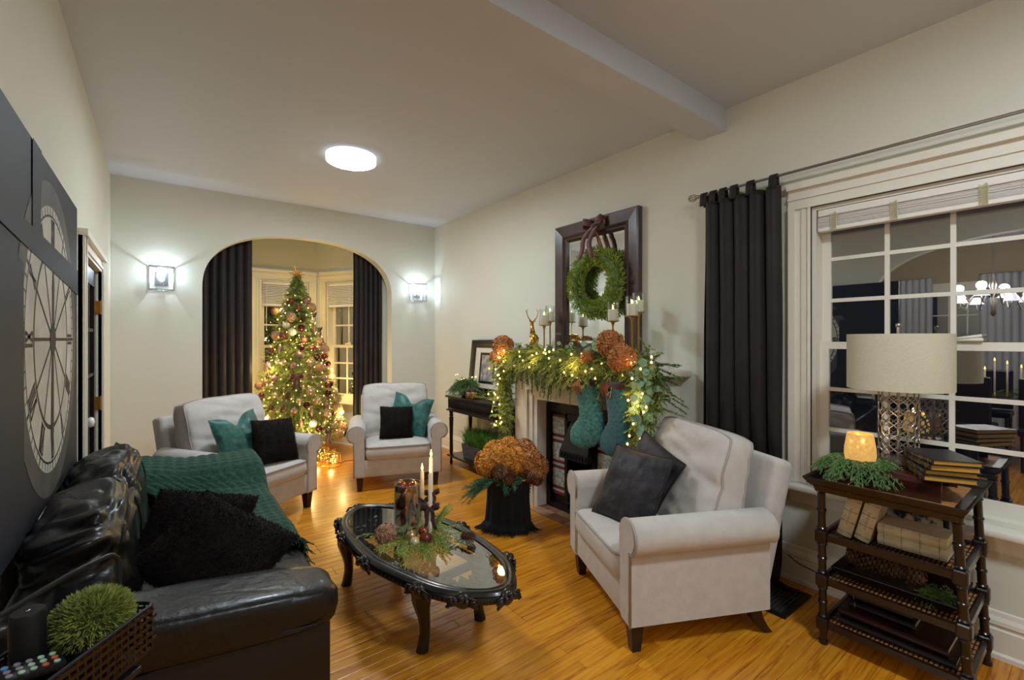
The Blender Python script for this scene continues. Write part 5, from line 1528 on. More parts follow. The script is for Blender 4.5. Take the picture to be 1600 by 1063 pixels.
for i, (a, b, z, r, s) in enumerate(((-.17, -.02, .49, .098, 0), (-.06, -.04, .52, .105, 0), (.05, -.02, .51, .10, 0), (.15, .0, .50, .105, 1), (-.12, .10, .55, .09, 0), (.0, .11, .57, .095, 0), (.11, .10, .55, .10, 1), (.22, .05, .44, .09, 1), (-.20, .06, .48, .08, 0), (.20, -.06, .40, .07, 1))):
    p = Vector((2.265, 2.985, 0)) - fd * b + ft * a
    bloom(BLOOM if not s else BLOOM2, (p.x, p.y, z), r, 'golden rust dried hydrangea head heaped in the wicker basket' if not s else 'darker rust dried hydrangea head at the hearth side of the basket', 'hydrangeas in the basket ' + ('gold' if not s else 'rust'))
for i, (a, b, z, s, rx, rz, lab) in enumerate(((-.10, .14, .45, 1.25, 1.2, .3, 'brown pine cone at the scarf side of the basket, beside the pine spray'), (.035, .17, .425, 1.0, 1.5, -.6, 'small round brown pine cone at the middle of the basket front'), (.135, .14, .42, 1.2, 1.9, 2.0, 'brown pine cone above the basket handle'))):
    p = Vector((2.265, 2.985, 0)) + fd * b + ft * a
    o = link('pine_cone', CONE, None); o.location = (p.x, p.y, z); o.scale = (s * 1.35, s * 1.35, s * 1.1); o.rotation_euler = (rx, 0, rz + YAW * -1); tag(o, lab, 'pine cone')
fb = FB()
for i in range(16):
    p = Vector((2.265, 2.985, .40)) + fd * .15 + ft * random.uniform(-.16, .12); dd = fd * random.uniform(.2, .7) + ft * random.uniform(-1.4, .5) + Vector((0, 0, random.uniform(-.2, .5)))
    fb.sprig(p, dd, random.uniform(.10, .17), 90, .05, .0016, .6, .2)
for i in range(14):
    p = Vector((2.265, 2.985, .38)) + fd * .15 + ft * -.13; dd = ft * -1 + fd * random.uniform(-.2, .5) + Vector((0, 0, random.uniform(-.55, .35)))
    fb.sprig(p, dd, random.uniform(.16, .27), 110, .055, .0016, .6, .35)
o = fb.build('pine_spray', 'pine_blue'); tag(o, 'blue-green pine spray spilling over the scarf from the basket', 'greenery')
stuff(o) if False else None

# ------------------------------------------------------------------ coffee table
TBL = thing('coffee_table', 'low black carved oval coffee table with inset glass top', 'coffee table', (1.145, 2.365, 0), R_(6.8))
TH_ = .378
def toval(t, k=0.0):
    a, b = .305 + k, .725 + k
    c, s = math.cos(t), math.sin(t); ex = 1.0
    bump = .004 * math.cos(t * 8) * (1 if k > -.05 else .3)
    return Vector((math.copysign(abs(c) ** ex, c) * (a + bump), math.copysign(abs(s) ** ex, s) * (b + bump), 0))
NT = 128
tt_ = [2 * PI * i / NT for i in range(NT)]
mb = MB(); prof = [(-.055, -.022), (-.055, 0), (-.045, .004), (-.036, .0), (-.028, .005), (-.012, .004), (-.004, -.004), (.003, -.012), (-.004, -.02), (.004, -.03), (.0, -.05), (-.02, -.055), (-.05, -.05)]
mb.loft([[toval(t, k) + Vector((0, 0, TH_ + z)) for k, z in prof] for t in tt_], closed=True); rim = mb.build('rim', 'black_wood', TBL, True, auto=.9)
gm = mesh_of(MB().sph((0, 0, 0), .007, (.8, .8, 1.5), 6, 5), 'gadroon', 'black_wood')
for i in range(150):
    t = 2 * PI * i / 150; p = toval(t, .002); g = link('gadroon', gm, None, rim); g.location = (p.x, p.y, TH_ - .038)
mb = MB(); mb.add([toval(t, -.05) + Vector((0, 0, TH_ - .006)) for t in tt_], [tuple(range(NT))]); mb.build('glass_top', 'glass_top', TBL, fix=False)
# carved leafy border under the glass
mb = MB(); inner = []
for i in range(NT):
    t = tt_[i]; e = abs(math.sin(t)); far = math.sin(t) > 0
    k = .09 + (.30 if far else .05) * max(0, e - .55) / .45 + .022 * math.sin(t * 23) + .014 * math.sin(t * 41)
    inner.append(toval(t, -.05) * (1 - min(.6, k / .5)))
mb.loft([[toval(tt_[i], -.03) + Vector((0, 0, TH_ - .03)), inner[i] + Vector((0, 0, TH_ - .026)), inner[i] + Vector((0, 0, TH_ - .04)), toval(tt_[i], -.03) + Vector((0, 0, TH_ - .045))] for i in range(NT)], closed=True)
cvb = mb.build('carved_border', 'black_wood', TBL, True, auto=.8)
mb = MB()
for i in range(70):
    t = 2 * PI * i / 70; p = toval(t, -.05).lerp(inner[int(i / 70 * NT)], random.uniform(.3, .8)); a = random.random() * 6
    mb.sph((p.x, p.y, TH_ - .022), .02, (1.0, .45, .35), 8, 5, None) if False else mb.add([(Matrix.Translation((p.x, p.y, TH_ - .024)) @ Matrix.Rotation(a, 4, 'Z')) @ Vector(v) for v in ((-.03, 0, 0), (0, -.012, .004), (.03, 0, 0), (0, .012, .004), (0, 0, .009))], [(0, 1, 4), (1, 2, 4), (2, 3, 4), (3, 0, 4)])
stuff(mb.build('leaf_carving', 'black_wood', cvb))
# carved shell knobs around the rim
def shell(o, t, s=1.0):
    p = toval(t, .004); q = toval(t + .01, .004) - toval(t - .01, .004); an = math.atan2(q.y, q.x) - PI / 2
    mb = MB(); T = Matrix.Translation((p.x, p.y, TH_ - .026)) @ Matrix.Rotation(an, 4, 'Z') @ Matrix.Diagonal((s, s, s, 1))
    mb.sph((0, 0, 0), .028, (.7, 1.2, 1.1), 12, 8, T); mb.sph((.014, 0, .012), .014, (1, 1, 1), 10, 7, T)
    for e in (-1, 1):
        for k in range(4):
            mb.tube([T @ Vector(v) for v in ((.006, e * .012, .008 - k * .006), (.016 - k * .002, e * (.04 + k * .006), .014 - k * .012), (.004, e * (.062 - k * .004), .0 - k * .010))], [.007, .006, .003], 6)
        mb.sph((.017, e * .02, .004), .010, (1, 1, 1), 8, 6, T)
    mb.build('carved_shell', 'black_wood', o, True)
for t in (R_(0), R_(52), R_(90), R_(128), R_(180), R_(214), R_(270), R_(318), R_(150), R_(238)): shell(TBL, t, 1.25)
for (x, y) in ((-.17, -.33), (.17, -.33), (-.17, .50), (.17, .50)):
    sg = 1 if x > 0 else -1; rings = []
    for k in range(9):
        t = k / 8; z = (TH_ - .05) * (1 - t); s = [.050, .054, .048, .038, .031, .027, .026, .028, .032][k]; ox = [.0, .012, .016, .012, .004, -.002, -.002, .004, .012][k] * sg
        rings.append([(x + ox + s * math.cos(2 * PI * q / 8 + PI / 8), y + s * math.sin(2 * PI * q / 8 + PI / 8), z) for q in range(8)])
    MB().loft(rings).build('leg', 'black_wood', TBL, True, auto=.7)
mb = MB(); mb.loft([[(sx * .19, sy * (.45 if sy > 0 else .36), z) for sx, sy in ((-1, -1), (1, -1), (1, 1), (-1, 1))] for z in (TH_ - .085, TH_ - .05)])
apn = MB()
for (a, b) in (((-.17, -.33), (.17, -.33)), ((-.17, .50), (.17, .50)), ((-.17, -.33), (-.17, .50)), ((.17, -.33), (.17, .50))):
    c = ((a[0] + b[0]) / 2, (a[1] + b[1]) / 2, TH_ - .07); apn.box(c, (abs(a[0] - b[0]) + .02, abs(a[1] - b[1]) + .02, .04))
apn.build('apron', 'black_wood', TBL)

ZT = TH_ - .004
def tb(x, y): v = TBL.matrix_basis @ Vector((x, y, 0)); return v.x, v.y
# hurricane vase of baubles
VX, VY = 1.115, 2.43
o = thing('hurricane_vase', 'clear glass cylinder vase filled with copper baubles on the coffee table', 'vase', (VX, VY, ZT))
MB().lathe([(.03, .002), (.055, .004), (.06, .012), (.02, .03), (.02, .045), (.074, .06), (.074, .31), (.071, .31), (.071, .064), (.003, .056)], 32, cap=False).build('glass', 'glass_vase', o, True, auto=.7, fix=False)
MB().tube([(.0725 * math.cos(t), .0725 * math.sin(t), .31) for t in np.linspace(0, 2 * PI, 33)[:-1]], .0028, 6, True).build('rim', 'glass_vase', o, True, fix=False)
for i, (x, y, z, m_, lab) in enumerate((lambda A: [(A[k % 2][0] * s, A[k % 2][1] * s, .098 + .047 * k, m_, '') for k in range(5) for s, m_ in ((-1, 'ball_brown'), (1, 'ball_stripe' if k == 0 else 'ball_copper'))])(((.0285, -.0212), (.0212, .0285)))):
    lab = {'ball_brown': 'matte brown bauble inside the glass cylinder vase', 'ball_copper': 'shiny copper bauble inside the glass cylinder vase', 'ball_stripe': 'striped copper bauble inside the glass cylinder vase'}[m_]
    b = thing('bauble', lab, 'bauble', (VX + x, VY + y, ZT + z), group='baubles in the vase ' + m_)
    mm = MB().sph((0, 0, 0), .0350, nu=18, nv=12).build('ball', 'ball_copper' if m_ == 'ball_stripe' else m_, b, True)
    if m_ == 'ball_stripe':
        for k in range(-2, 3): q = .0352 * math.cos(k * .38); MB().tube([(q * math.cos(t), q * math.sin(t), .0352 * math.sin(k * .38)) for t in np.linspace(0, 2 * PI, 21)[:-1]], .0016, 4, True).build('stripe', 'ball_stripe', b, True)
    MB().cyl((0, 0, .032), (0, 0, .042), .007, n=8).build('cap', 'gold', b)
def taper(x, y, ztop, label, zb=.06):
    o = thing('taper_candle', label, 'candle', (x, y, ZT))
    MB().lathe([(.020, .0), (.021, .005), (.010, .012), (.008, .03), (.016, .05), (.016, .075), (.012, .075)], 16).build('holder', 'glass_clear', o, True, fix=False)
    h = ztop - ZT
    c = MB().lathe([(.0115, zb - .03), (.0115, zb), (.0105, h - .01), (.004, h)], 14).build('wax', 'candle_wax', o, True, auto=.7)
    MB().lathe([(.004, h), (.0075, h + .012), (.004, h + .028), (.0008, h + .04)], 8).build('flame', 'flame', c, True)
    point_light('flame_light', o, (0, 0, h + .05), .25, WARM, .01)
    return o
taper(1.215, 2.445, .735, 'shortest cream taper candle with lit flame on the coffee table')
taper(1.26, 2.42, .815, 'tallest cream taper candle with lit flame on the coffee table')
taper(1.215, 2.345, .745, 'cream taper candle with lit flame and velvet bow, in front of the taller one')
for (x, y, z, s, rz, lab) in ((1.206, 2.330, .545, .055, .5, 'dark velvet bow tied to the front taper candle'), (1.214, 2.428, .56, .045, .3, 'dark velvet bow tied to the shortest taper candle'), (1.258, 2.404, .60, .045, .3, 'dark velvet bow tied to the tallest taper candle')):
    o = thing('ribbon_bow', lab, 'bow', (x, y, z), -rz); bow_parts(o, 'velvet_brown', s, s * 2.2)
# greenery ring on the glass
fb, fb2 = FB(), FB()
gx, gy = 1.14, 2.37
for i in range(62):
    a = random.random() * 2 * PI; r = random.uniform(.02, .15)
    p = (gx + r * .8 * math.cos(a), gy + r * math.sin(a), ZT + .02)
    dd = (math.cos(a), math.sin(a) * 1.15, random.uniform(.05, .55))
    (fb if i % 3 else fb2).frond(p, dd, random.uniform(.13, .21), 9, .07, 10, .016, .0022, .30)
for i in range(8): fb.sprig((gx + .12, gy + .02, ZT + .04), (random.uniform(.2, .7), random.uniform(-.6, .3), random.uniform(.5, 1.2)), .16, 80, .03, .0018, .5, .1)
o = thing('greenery_ring', 'loose cedar greenery spread around the vase on the coffee table', 'greenery', (0, 0, 0))
stuff(fb.build('cedar_fronds', 'cedar', o)); stuff(fb2.build('pale_fronds', 'cedar_light', o))
PINK = bloom_mesh('dried_flower', 'pink_dry', .07, 200, 5)
bloom(PINK, (.985, 2.42, ZT + .055), .05, 'pale pink dried flower head left of the glass vase', None, 'dried_flower')
for (x, y, z, r, m_, lab) in ((1.09, 2.325, .052, .030, 'ball_champagne', 'champagne bauble resting on greenery below the vase'), (1.08, 2.262, .042, .027, 'ball_pearl', 'shiny pearl bauble at the front edge of the greenery'), (1.15, 2.272, .040, .034, 'ball_brown', 'matte brown bauble beside the pearl one on the greenery'), (1.168, 2.336, .055, .028, 'ball_copper', 'copper bauble between vase and candles')):
    b = thing('bauble', lab, 'bauble', (x, y, ZT + z)); MB().sph((0, 0, 0), r, nu=18, nv=12).build('ball', m_, b, True); MB().cyl((0, 0, r * .95), (0, 0, r * 1.25), r * .2, n=8).build('cap', 'gold', b)
o = link('pine_cone', CONE, None); o.location = (1.33, 2.20, ZT + .03); o.rotation_euler = (1.6, 0, .6); o.scale = (.9, .9, .8); tag(o, 'small dark pine cone at the edge of the coffee table greenery', 'pine cone')
# ------------------------------------------------------------------ tiered side shelf by the window
SH = thing('etagere_shelf', 'dark four-tier side shelf with cane trays and turned posts under the window', 'shelf', (0, 0, 0))
PT = {'fl': ((2.535, .848), (2.60, .86)), 'fr': ((2.535, .372), (2.605, .345)), 'bl': ((2.99, .848), (3.02, .86)), 'br': ((2.99, .372), (3.03, .345))}
TZ = (.785, .545, .325, .105)
def post_at(k, z):
    (a, b), (c, d_) = PT[k]; t = 1 - z / .80; return Vector((lerp(a, c, t), lerp(b, d_, t), z))
for k in PT:
    mb = MB(); pts = []
    zz = [0.0]
    prof = [(0, .022), (.02, .022), (.022, .018), (.05, .017), (.052, .020), (.075, .020)]
    prof = [(.0, .020), (.018, .020), (.02, .016), (.06, .016), (.062, .019)]
    for lo, hi in ((.14, .29), (.36, .51), (.58, .77)):
        m_ = (lo + hi) / 2
        prof += [(lo, .018), (lo + .006, .022), (lo + .012, .0165), (m_ - .008, .0165), (m_ - .004, .0205), (m_ + .004, .0205), (m_ + .008, .0165), (hi - .012, .0165), (hi - .006, .022), (hi, .018)]
    prof += [(.79, .022)]
    mb.tube([post_at(k, z) for z, r in prof], [r for z, r in prof], 12); p_ = mb.build('post', 'espresso', SH, True, auto=.7)
    for z in TZ[1:]:
        c = post_at(k, z); MB().rbox((c.x, c.y, c.z), (.050, .050, .062), .008).build('block', 'espresso', p_)
for i, z in enumerate(TZ):
    c = [post_at(k, z) for k in ('fl', 'fr', 'br', 'bl')]
    if i == 0:
        o_ = [Vector((2.45, .90, 0)), Vector((2.45, .325, 0)), Vector((3.055, .325, 0)), Vector((3.055, .90, 0))]
        cen = sum(o_, Vector()) / 4
        def rg(s, z_): return [Vector((cen.x + (p.x - cen.x) * s[0], cen.y + (p.y - cen.y) * s[1], z_)) for p in o_]
        mb = MB(); mb.loft([rg((.86, .86), .775), rg((.88, .88), .80), rg((.94, .94), .812), rg((1, 1), .84), rg((.99, .99), .845), rg((.955, .955), .838), rg((.90, .90), .812), rg((.80, .78), .809), rg((.80, .78), .80), rg((.84, .84), .775)], closed=True)
        mb.build('top_tray', 'espresso', SH)
        MB().prism([(p.x, p.y) for p in rg((.82, .80), 0)], .80, .8085).build('cane_panel', 'cane', SH)
    else:
        mb = MB(); w = .022
        for a, b in ((0, 1), (1, 2), (2, 3), (3, 0)):
            A, B = c[a], c[b]; d_ = (B - A).normalized(); n_ = Vector((-d_.y, d_.x, 0))
            mb.loft([[P + n_ * s * w + Vector((0, 0, h)) for s, h in ((-.5, -.018), (.5, -.018), (.5, .010), (.2, .016), (-.5, .012))] for P in (A, B)])
        mb.build('tray_frame', 'espresso', SH)
        MB().prism([(p.x, p.y) for p in c], z - .010, z - .002).build('cane_panel', 'cane', SH)
        mb = MB()
        for k in range(0):
            for e in (0, 1): 
                y_ = lerp(c[0].y, c[1].y, (k + .5) / 11) + (e - .5) * .009; mb.b2((c[0].x, y_ - .002, z - .003), (c[2].x, y_ + .002, z + .0005))
        for k in range(30):
            y_ = lerp(c[0].y, c[1].y, (k + .5) / 30); mb.b2((c[0].x, y_ - .0025, z - .003), (c[2].x, y_ + .0025, z + .001))
        for k in range(9):
            x_ = lerp(c[0].x, c[2].x, (k + .5) / 9); mb.b2((x_ - .0025, c[1].y, z - .003), (x_ + .0025, c[0].y, z + .001))
        stuff(mb.build('cane_weave', 'black_wood', SH))
ZS = .809
# --- mahogany stand on top, lamp and books on it
ST = thing('wooden_riser', 'curved mahogany riser on the shelf top under lamp and books', 'riser', (0, 0, 0))
mb = MB(); pr = [(2.60, ZS), (2.60, ZS + .07), (2.61, ZS + .085), (2.625, ZS + .092), (2.96, ZS + .092), (2.96, ZS + .08), (2.635, ZS + .08), (2.62, ZS + .065), (2.622, ZS)]
mb.loft([[Vector((x, y, z)) for x, z in pr] for y in (.43, .80)]); mb.build('curved_panel', 'mahogany', ST, True, auto=.5)
MB().b2((2.94, .43, ZS), (2.96, .80, ZS + .08)).build('back_panel', 'mahogany', ST)
ZR = ZS + .092
LX, LY = 2.85, .625
LM = thing('table_lamp', 'table lamp with linen drum shade and silver lattice base by the window', 'lamp', (LX, LY, ZR))
MB().lathe([(.078, 0), (.084, .004), (.084, .014), (.07, .018), (.003, .018)], 32).build('base', 'metal_nickel', LM, True, auto=.6)
mb = MB(); hL, rL = .345, .077
for s in (-1, 1):
    for k in range(14):
        pts = []
        for i in range(25):
            t = i / 24; a = 2 * PI * k / 14 + s * (t * 2.7) + s * .10 * math.sin(t * 2 * PI * 6); pts.append((rL * math.cos(a), rL * math.sin(a), .016 + t * hL))
        mb.tube(pts, .0034, 5)
stuff(mb.build('lattice', 'metal_nickel', LM, True))
MB().lathe([(.078, 0), (.082, .004), (.082, .016), (.078, .02)], 32, (0, 0, .005 + hL)).build('collar', 'metal_nickel', LM, True, auto=.6)
MB().cyl((0, 0, .01), (0, 0, .66), .007, n=10).build('rod', 'metal_nickel', LM)
sh_ = MB().lathe([(.200, .358), (.204, .358), (.204, .625), (.200, .625)], 48, cap=False)
sh_.f += [(3 * 48 + k, 3 * 48 + (k + 1) % 48, (k + 1) % 48, k) for k in range(48)]
sd = sh_.build('shade', 'shade_linen', LM, True, auto=.6)
mb = MB()
for k in range(3): a = k * 2.094 + .4; mb.cyl((0, 0, .62), (.201 * math.cos(a), .201 * math.sin(a), .62), .003, n=5)
mb.build('spider', 'metal_nickel', sd)
MB().lathe([(.004, .655), (.011, .66), (.012, .672), (.004, .68)], 12).build('finial', 'metal_nickel', LM, True)

def book(name, label, M4, L, W, T, cover, page, group=None, bands=0, title=False, gilt='gilt', cat='book', spine_round=.006):
    """lying book: spine along local X at y=-W/2, thickness in z"""
    o = thing(name, label, cat, group=group); o.matrix_local = M4
    t = .0035
    mb = MB(); mb.b2((-L / 2, -W / 2, 0), (L / 2, W / 2, t)); mb.b2((-L / 2, -W / 2, T - t), (L / 2, W / 2, T))
    mb.loft([[Vector((x, -W / 2 - spine_round * math.sin(PI * k / 6) + (.0 if k in (0, 6) else 0), T * k / 6)) for k in range(7)] + [Vector((x, -W / 2 + t, T)), Vector((x, -W / 2 + t, 0))] for x in (-L / 2, L / 2)])
    mb.build('cover', cover, o)
    MB().b2((-L / 2 + .005, -W / 2 + .004, t), (L / 2 - .005, W / 2 - .006, T - t)).build('pages', page, o)
    for k in range(bands):
        x = lerp(-L * .40, L * .40, k / max(1, bands - 1)); MB().box((x, -W / 2 - spine_round * .55, T / 2), (.0016, spine_round * 1.05, T * .9)).build('spine_band', gilt, o)
    if title:
        mb = MB()
        for k in range(9):
            x = lerp(-L * .2, L * .2, k / 8); mb.box((x, -W / 2 - spine_round * .97, T * .5), (L * .022, .0012, T * random.uniform(.12, .22)))
        stuff(mb.build('spine_lettering', gilt, o))
    return o
# four black books stacked on the riser
z = ZR; BD = R_(206)
for i, (L, W, T, dx, lab) in enumerate(((.25, .175, .026, 0, 'black book with gilt spine at the bottom of the stack by the lamp'), (.25, .175, .022, .004, 'black book with gilt spine second from the bottom by the lamp'), (.24, .17, .026, -.006, 'black book with gilt spine second from the top by the lamp'), (.24, .17, .022, -.008, 'black book with gilt spine on top of the stack by the lamp'))):
    book('book', lab, Matrix.Translation((2.715 + dx, .455 + dx, z)) @ Matrix.Rotation(BD + .05 * i, 4, 'Z'), L, W, T, 'book_black', 'page_gold', None, 4, True); z += T
# votive and greenery
VO = thing('votive_holder', 'glowing gold mercury-glass votive set in greenery on the shelf', 'candle holder', (2.69, .735, ZR + .094))
MB().lathe([(.03, -.095), (.058, -.09), (.064, -.05), (.063, -.02), (.052, .05), (.050, .05), (.060, -.02), (.055, -.085), (.003, -.085)], 32, cap=False).build('cup', 'mercury_gold', VO, True)
MB().lathe([(.03, -.085), (.03, -.03), (.004, -.03)], 14).build('candle', 'candle_wax', VO, True)
MB().lathe([(.004, -.03), (.008, -.015), (.001, .01)], 8).build('flame', 'flame', VO, True)
point_light('votive_light', VO, (0, 0, .06), .35, WARM, .02)
fb = FB()
for i in range(75):
    a = random.random() * 2 * PI; fb.frond((2.675 + .05 * math.cos(a), .735 + .06 * math.sin(a), ZR + .02), (math.cos(a), math.sin(a) * 1.25, random.uniform(-.1, .45)), random.uniform(.10, .17), 9, .055, 12, .011, .0018, .75)
fb.clear_of(lambda x, y, z: ((x > 2.597) & (y < .802) & (y > .428) & (z < ZR + .002)) | ((z < .847) & (z > .77) & ((x < 2.475) | (y > .878))))
o = fb.build('greenery_cluster', 'cypress'); tag(o, 'fresh green cypress sprigs around the gold votive', 'greenery')
# tier two: cream books, photo block
z2 = TZ[1] + .016
def lean_book(y, lean, label):
    M4 = Matrix.Translation((2.60, y, z2 + .004)) @ Matrix.Rotation(lean, 4, 'X') @ Matrix.Translation((.075, 0, .105)) @ Matrix(((0, 1, 0, 0), (0, 0, -1, 0), (-1, 0, 0, 0), (0, 0, 0, 1)))
    o = book('book', label, M4, .20, .15, .058, 'book_cream', 'page_cream', None, 4, True, 'ink', spine_round=.010)
    return o
lean_book(.805, R_(14), 'cream antique book leaning at the post on the second tier')
lean_book(.735, R_(14), 'cream antique book leaning beside the stacked pair on the second tier')
z = z2
for lab in ('cream antique book lying at the bottom of a pair on the second tier', 'cream antique book lying on top of a pair on the second tier'):
    book('book', lab, Matrix.Translation((2.70, .532, z)) @ Matrix.Rotation(R_(-90), 4, 'Z'), .235, .15, .048, 'book_cream', 'page_cream', None, 4, False, 'ink', spine_round=.012); z += .048
o = thing('photo_block', 'dark framed floral picture standing behind the cream books', 'picture frame', (2.90, .60, z2 + .11), -PI / 2)
mb = MB(); rect_frame(mb, .30, .21, [(0, 0), (0, .015), (.012, .018), (.02, .012), (.02, 0)]); mb.build('frame', 'espresso', o)
MB().b2((-.14, -.008, -.10), (.14, -.004, .10)).build('picture', 'floral_print', o)
# tier three: black tray, big cone, moss
z3 = TZ[2] + .006
o = thing('black_tray', 'flat black tray on the third tier of the shelf', 'tray', (2.80, .61, z3))
mb = MB(); mb.loft([[(-.13, -.20, 0), (.13, -.20, 0), (.13, .20, 0), (-.13, .20, 0)], [(-.17, -.23, .045), (.17, -.23, .045), (.17, .23, .045), (-.17, .23, .045)], [(-.162, -.222, .045), (.162, -.222, .045), (.162, .222, .045), (-.162, .222, .045)], [(-.125, -.195, .006), (.125, -.195, .006), (.125, .195, .006), (-.125, .195, .006)]]); mb.build('tray', 'black_wood', o)
MB().tube([(-.166, -.226, .046), (.166, -.226, .046), (.166, .226, .046), (-.166, .226, .046)], .004, 6, True).build('rim', 'dark_metal', o)
BIG = cone_mesh('pine_cone', 'pinecone_tan', .30, .058, 230)
o = link('pine_cone', BIG, None); o.matrix_local = Matrix.Translation((2.76, .50, z3 + .075)) @ Matrix.Rotation(R_(-88), 4, 'X') ; tag(o, 'very large tan pine cone lying in the black tray', 'pine cone')
fb = FB()
for i in range(45):
    fb.frond((2.72 + random.uniform(-.04, .04), .46 + random.uniform(-.03, .03), z3 + .03), (random.uniform(-1, .6), random.uniform(-1, 1), random.uniform(.1, .9)), .07, 6, .03, 9, .010, .002, .4)
o = fb.build('greenery_cluster', 'fir_dark'); tag(o, 'small dark green sprig beside the large pine cone', 'greenery')
# tier four: albums
z = TZ[3] + .004
book('album', 'large black album at the bottom of the lowest tier', Matrix.Translation((2.81, .60, z)) @ Matrix.Rotation(R_(-90), 4, 'Z'), .42, .32, .030, 'book_dark', 'page_cream', spine_round=.012, cat='book'); z += .030
book('album', 'large brown leather album on the lowest tier', Matrix.Translation((2.82, .615, z)) @ Matrix.Rotation(R_(-91), 4, 'Z'), .40, .30, .036, 'book_brown', 'page_cream', spine_round=.014, cat='book'); z += .036
book('book', 'dark leather book lying on the brown album', Matrix.Translation((2.80, .66, z)) @ Matrix.Rotation(R_(-90), 4, 'Z'), .25, .17, .034, 'book_dark', 'page_cream', None, 1, False, 'metal_nickel', spine_round=.012); z += .034
book('book', 'dark leather book topmost on the lowest tier', Matrix.Translation((2.82, .67, z)) @ Matrix.Rotation(R_(-90), 4, 'Z'), .25, .17, .032, 'book_dark', 'page_cream', None, 1, False, 'metal_nickel', spine_round=.012)

# ------------------------------------------------------------------ floor register
FV = thing('floor_vent', 'black cast iron floor register by the curtain hem', 'floor vent', (2.83, 1.185, 0.0), R_(0))
mb = MB(); rl, rw = .36, .26
mb.b2((-rl / 2, -rw / 2, .0), (rl / 2, -rw / 2 + .03, .010)); mb.b2((-rl / 2, rw / 2 - .03, 0), (rl / 2, rw / 2, .010)); mb.b2((-rl / 2, -rw / 2 + .03, 0), (-rl / 2 + .03, rw / 2 - .03, .010)); mb.b2((rl / 2 - .03, -rw / 2 + .03, 0), (rl / 2, rw / 2 - .03, .010)); mb.build('frame', 'black_iron', FV)
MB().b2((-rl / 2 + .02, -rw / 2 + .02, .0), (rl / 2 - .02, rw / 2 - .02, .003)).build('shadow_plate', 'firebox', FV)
mb = MB()
for i in range(14): x = lerp(-rl / 2 + .04, rl / 2 - .04, i / 13); mb.b2((x - .003, -rw / 2 + .03, .003), (x + .003, rw / 2 - .03, .009))
for i in range(9):
    y = lerp(-rw / 2 + .045, rw / 2 - .045, i / 8); mb.b2((-rl / 2 + .03, y - .003, .003), (rl / 2 - .03, y + .003, .0088))
stuff(mb.build('grille', 'grille_metal', FV))
cb = MB().tube([(3.10, 1.22, .16), (3.09, 1.15, .13), (3.08, 1.05, .12), (3.07, .98, .135), (3.06, .92, .12)], .003, 6).build('power_cord', 'cable_black', None, True); tag(cb, 'thin dark lamp cord looping in front of the baseboard', 'cord')

# ------------------------------------------------------------------ wire caddy beside the sofa
ca = math.atan2(.79, .61)
ET = thing('end_table', 'narrow black end table under the caddy beside the sofa arm', 'side table', (-.24, 1.22, 0), ca)
MB().rbox((0, 0, .732), (.50, .14, .016), .004).build('top', 'black_wood', ET)
MB().cyl((0, 0, .02), (0, 0, .73), .018, n=12).build('post', 'black_wood', ET)
MB().rbox((0, 0, .012), (.36, .14, .022), .006).build('base', 'black_wood', ET)
CD = thing('caddy_basket', 'black wire-mesh caddy with arched handle beside the sofa arm', 'caddy', (-.24, 1.263, .741), ca)
cl, cw, chh = .54, .165, .112
mb = MB()
for (z_, r_) in ((chh, .0045), (.004, .003)):
    pts = []
    for (sx, sy, a0) in ((1, 1, 0), (-1, 1, PI / 2), (-1, -1, PI), (1, -1, 1.5 * PI)):
        for k in range(5):
            a = a0 + PI / 2 * k / 4; sc = 1 if z_ > .05 else .97
            pts.append(((sx * (cl / 2 - .02) + .02 * math.cos(a)) * sc, (sy * (cw / 2 - .02) + .02 * math.sin(a)) * sc, z_))
    mb.tube(pts, r_, 6, True)
mb.build('rim', 'dark_metal', CD, True)
mb = MB()
for sy in (-1, 1):
    for i in range(60):
        x = lerp(-cl / 2 + .01, cl / 2 - .01, i / 59)
        for j in range(6):
            if (i + j) % 3: continue
            z_ = lerp(.01, chh - .012, j / 5); mb.b2((x - .014, sy * cw / 2 - .0012, z_ - .004), (x + .014, sy * cw / 2 + .0012, z_ + .004))
    for i in range(31):
        x = lerp(-cl / 2 + .01, cl / 2 - .01, i / 30); mb.b2((x - .0022, sy * cw / 2 - .001, .004), (x + .0022, sy * cw / 2 + .001, chh))
for sx in (-1, 1):
    for i in range(10):
        y = lerp(-cw / 2 + .01, cw / 2 - .01, i / 9); mb.b2((sx * cl / 2 - .001, y - .002, .004), (sx * cl / 2 + .001, y + .002, chh))
    for j in range(6):
        z_ = lerp(.01, chh - .012, j / 5); mb.b2((sx * cl / 2 - .0012, -cw / 2 + .012, z_ - .003), (sx * cl / 2 + .0012, cw / 2 - .012, z_ + .003))
stuff(mb.build('mesh', 'espresso', CD))
MB().b2((-cl / 2 + .01, -cw / 2 + .006, .0), (cl / 2 - .01, cw / 2 - .006, .004)).build('bottom', 'black_wood', CD)
mb = MB(); hp = []
hx = cl / 2 - .008
for k in range(7): hp.append((hx, 0, lerp(.02, .21, k / 6)))
for k in range(1, 6): a = PI / 2 * k / 5; hp.append((hx - .035 + .035 * math.cos(a), 0, .21 + .035 * math.sin(a)))
for k in range(1, 9): hp.append((hx - .035 - k * .05, 0, .245 + .004 * math.sin(k)))
hp += [(-hx, 0, .21), (-hx, 0, .02)]
mb.tube(hp, .006, 8); mb.build('handle', 'dark_metal', CD, True)
def cad(x, y, z): return CD.matrix_basis @ Vector((x, y, z))
p = cad(.192, 0, .006)
PL = thing('potted_topiary', 'yellow-green grassy ball plant in a ribbed black pot inside the caddy', 'potted plant', p)
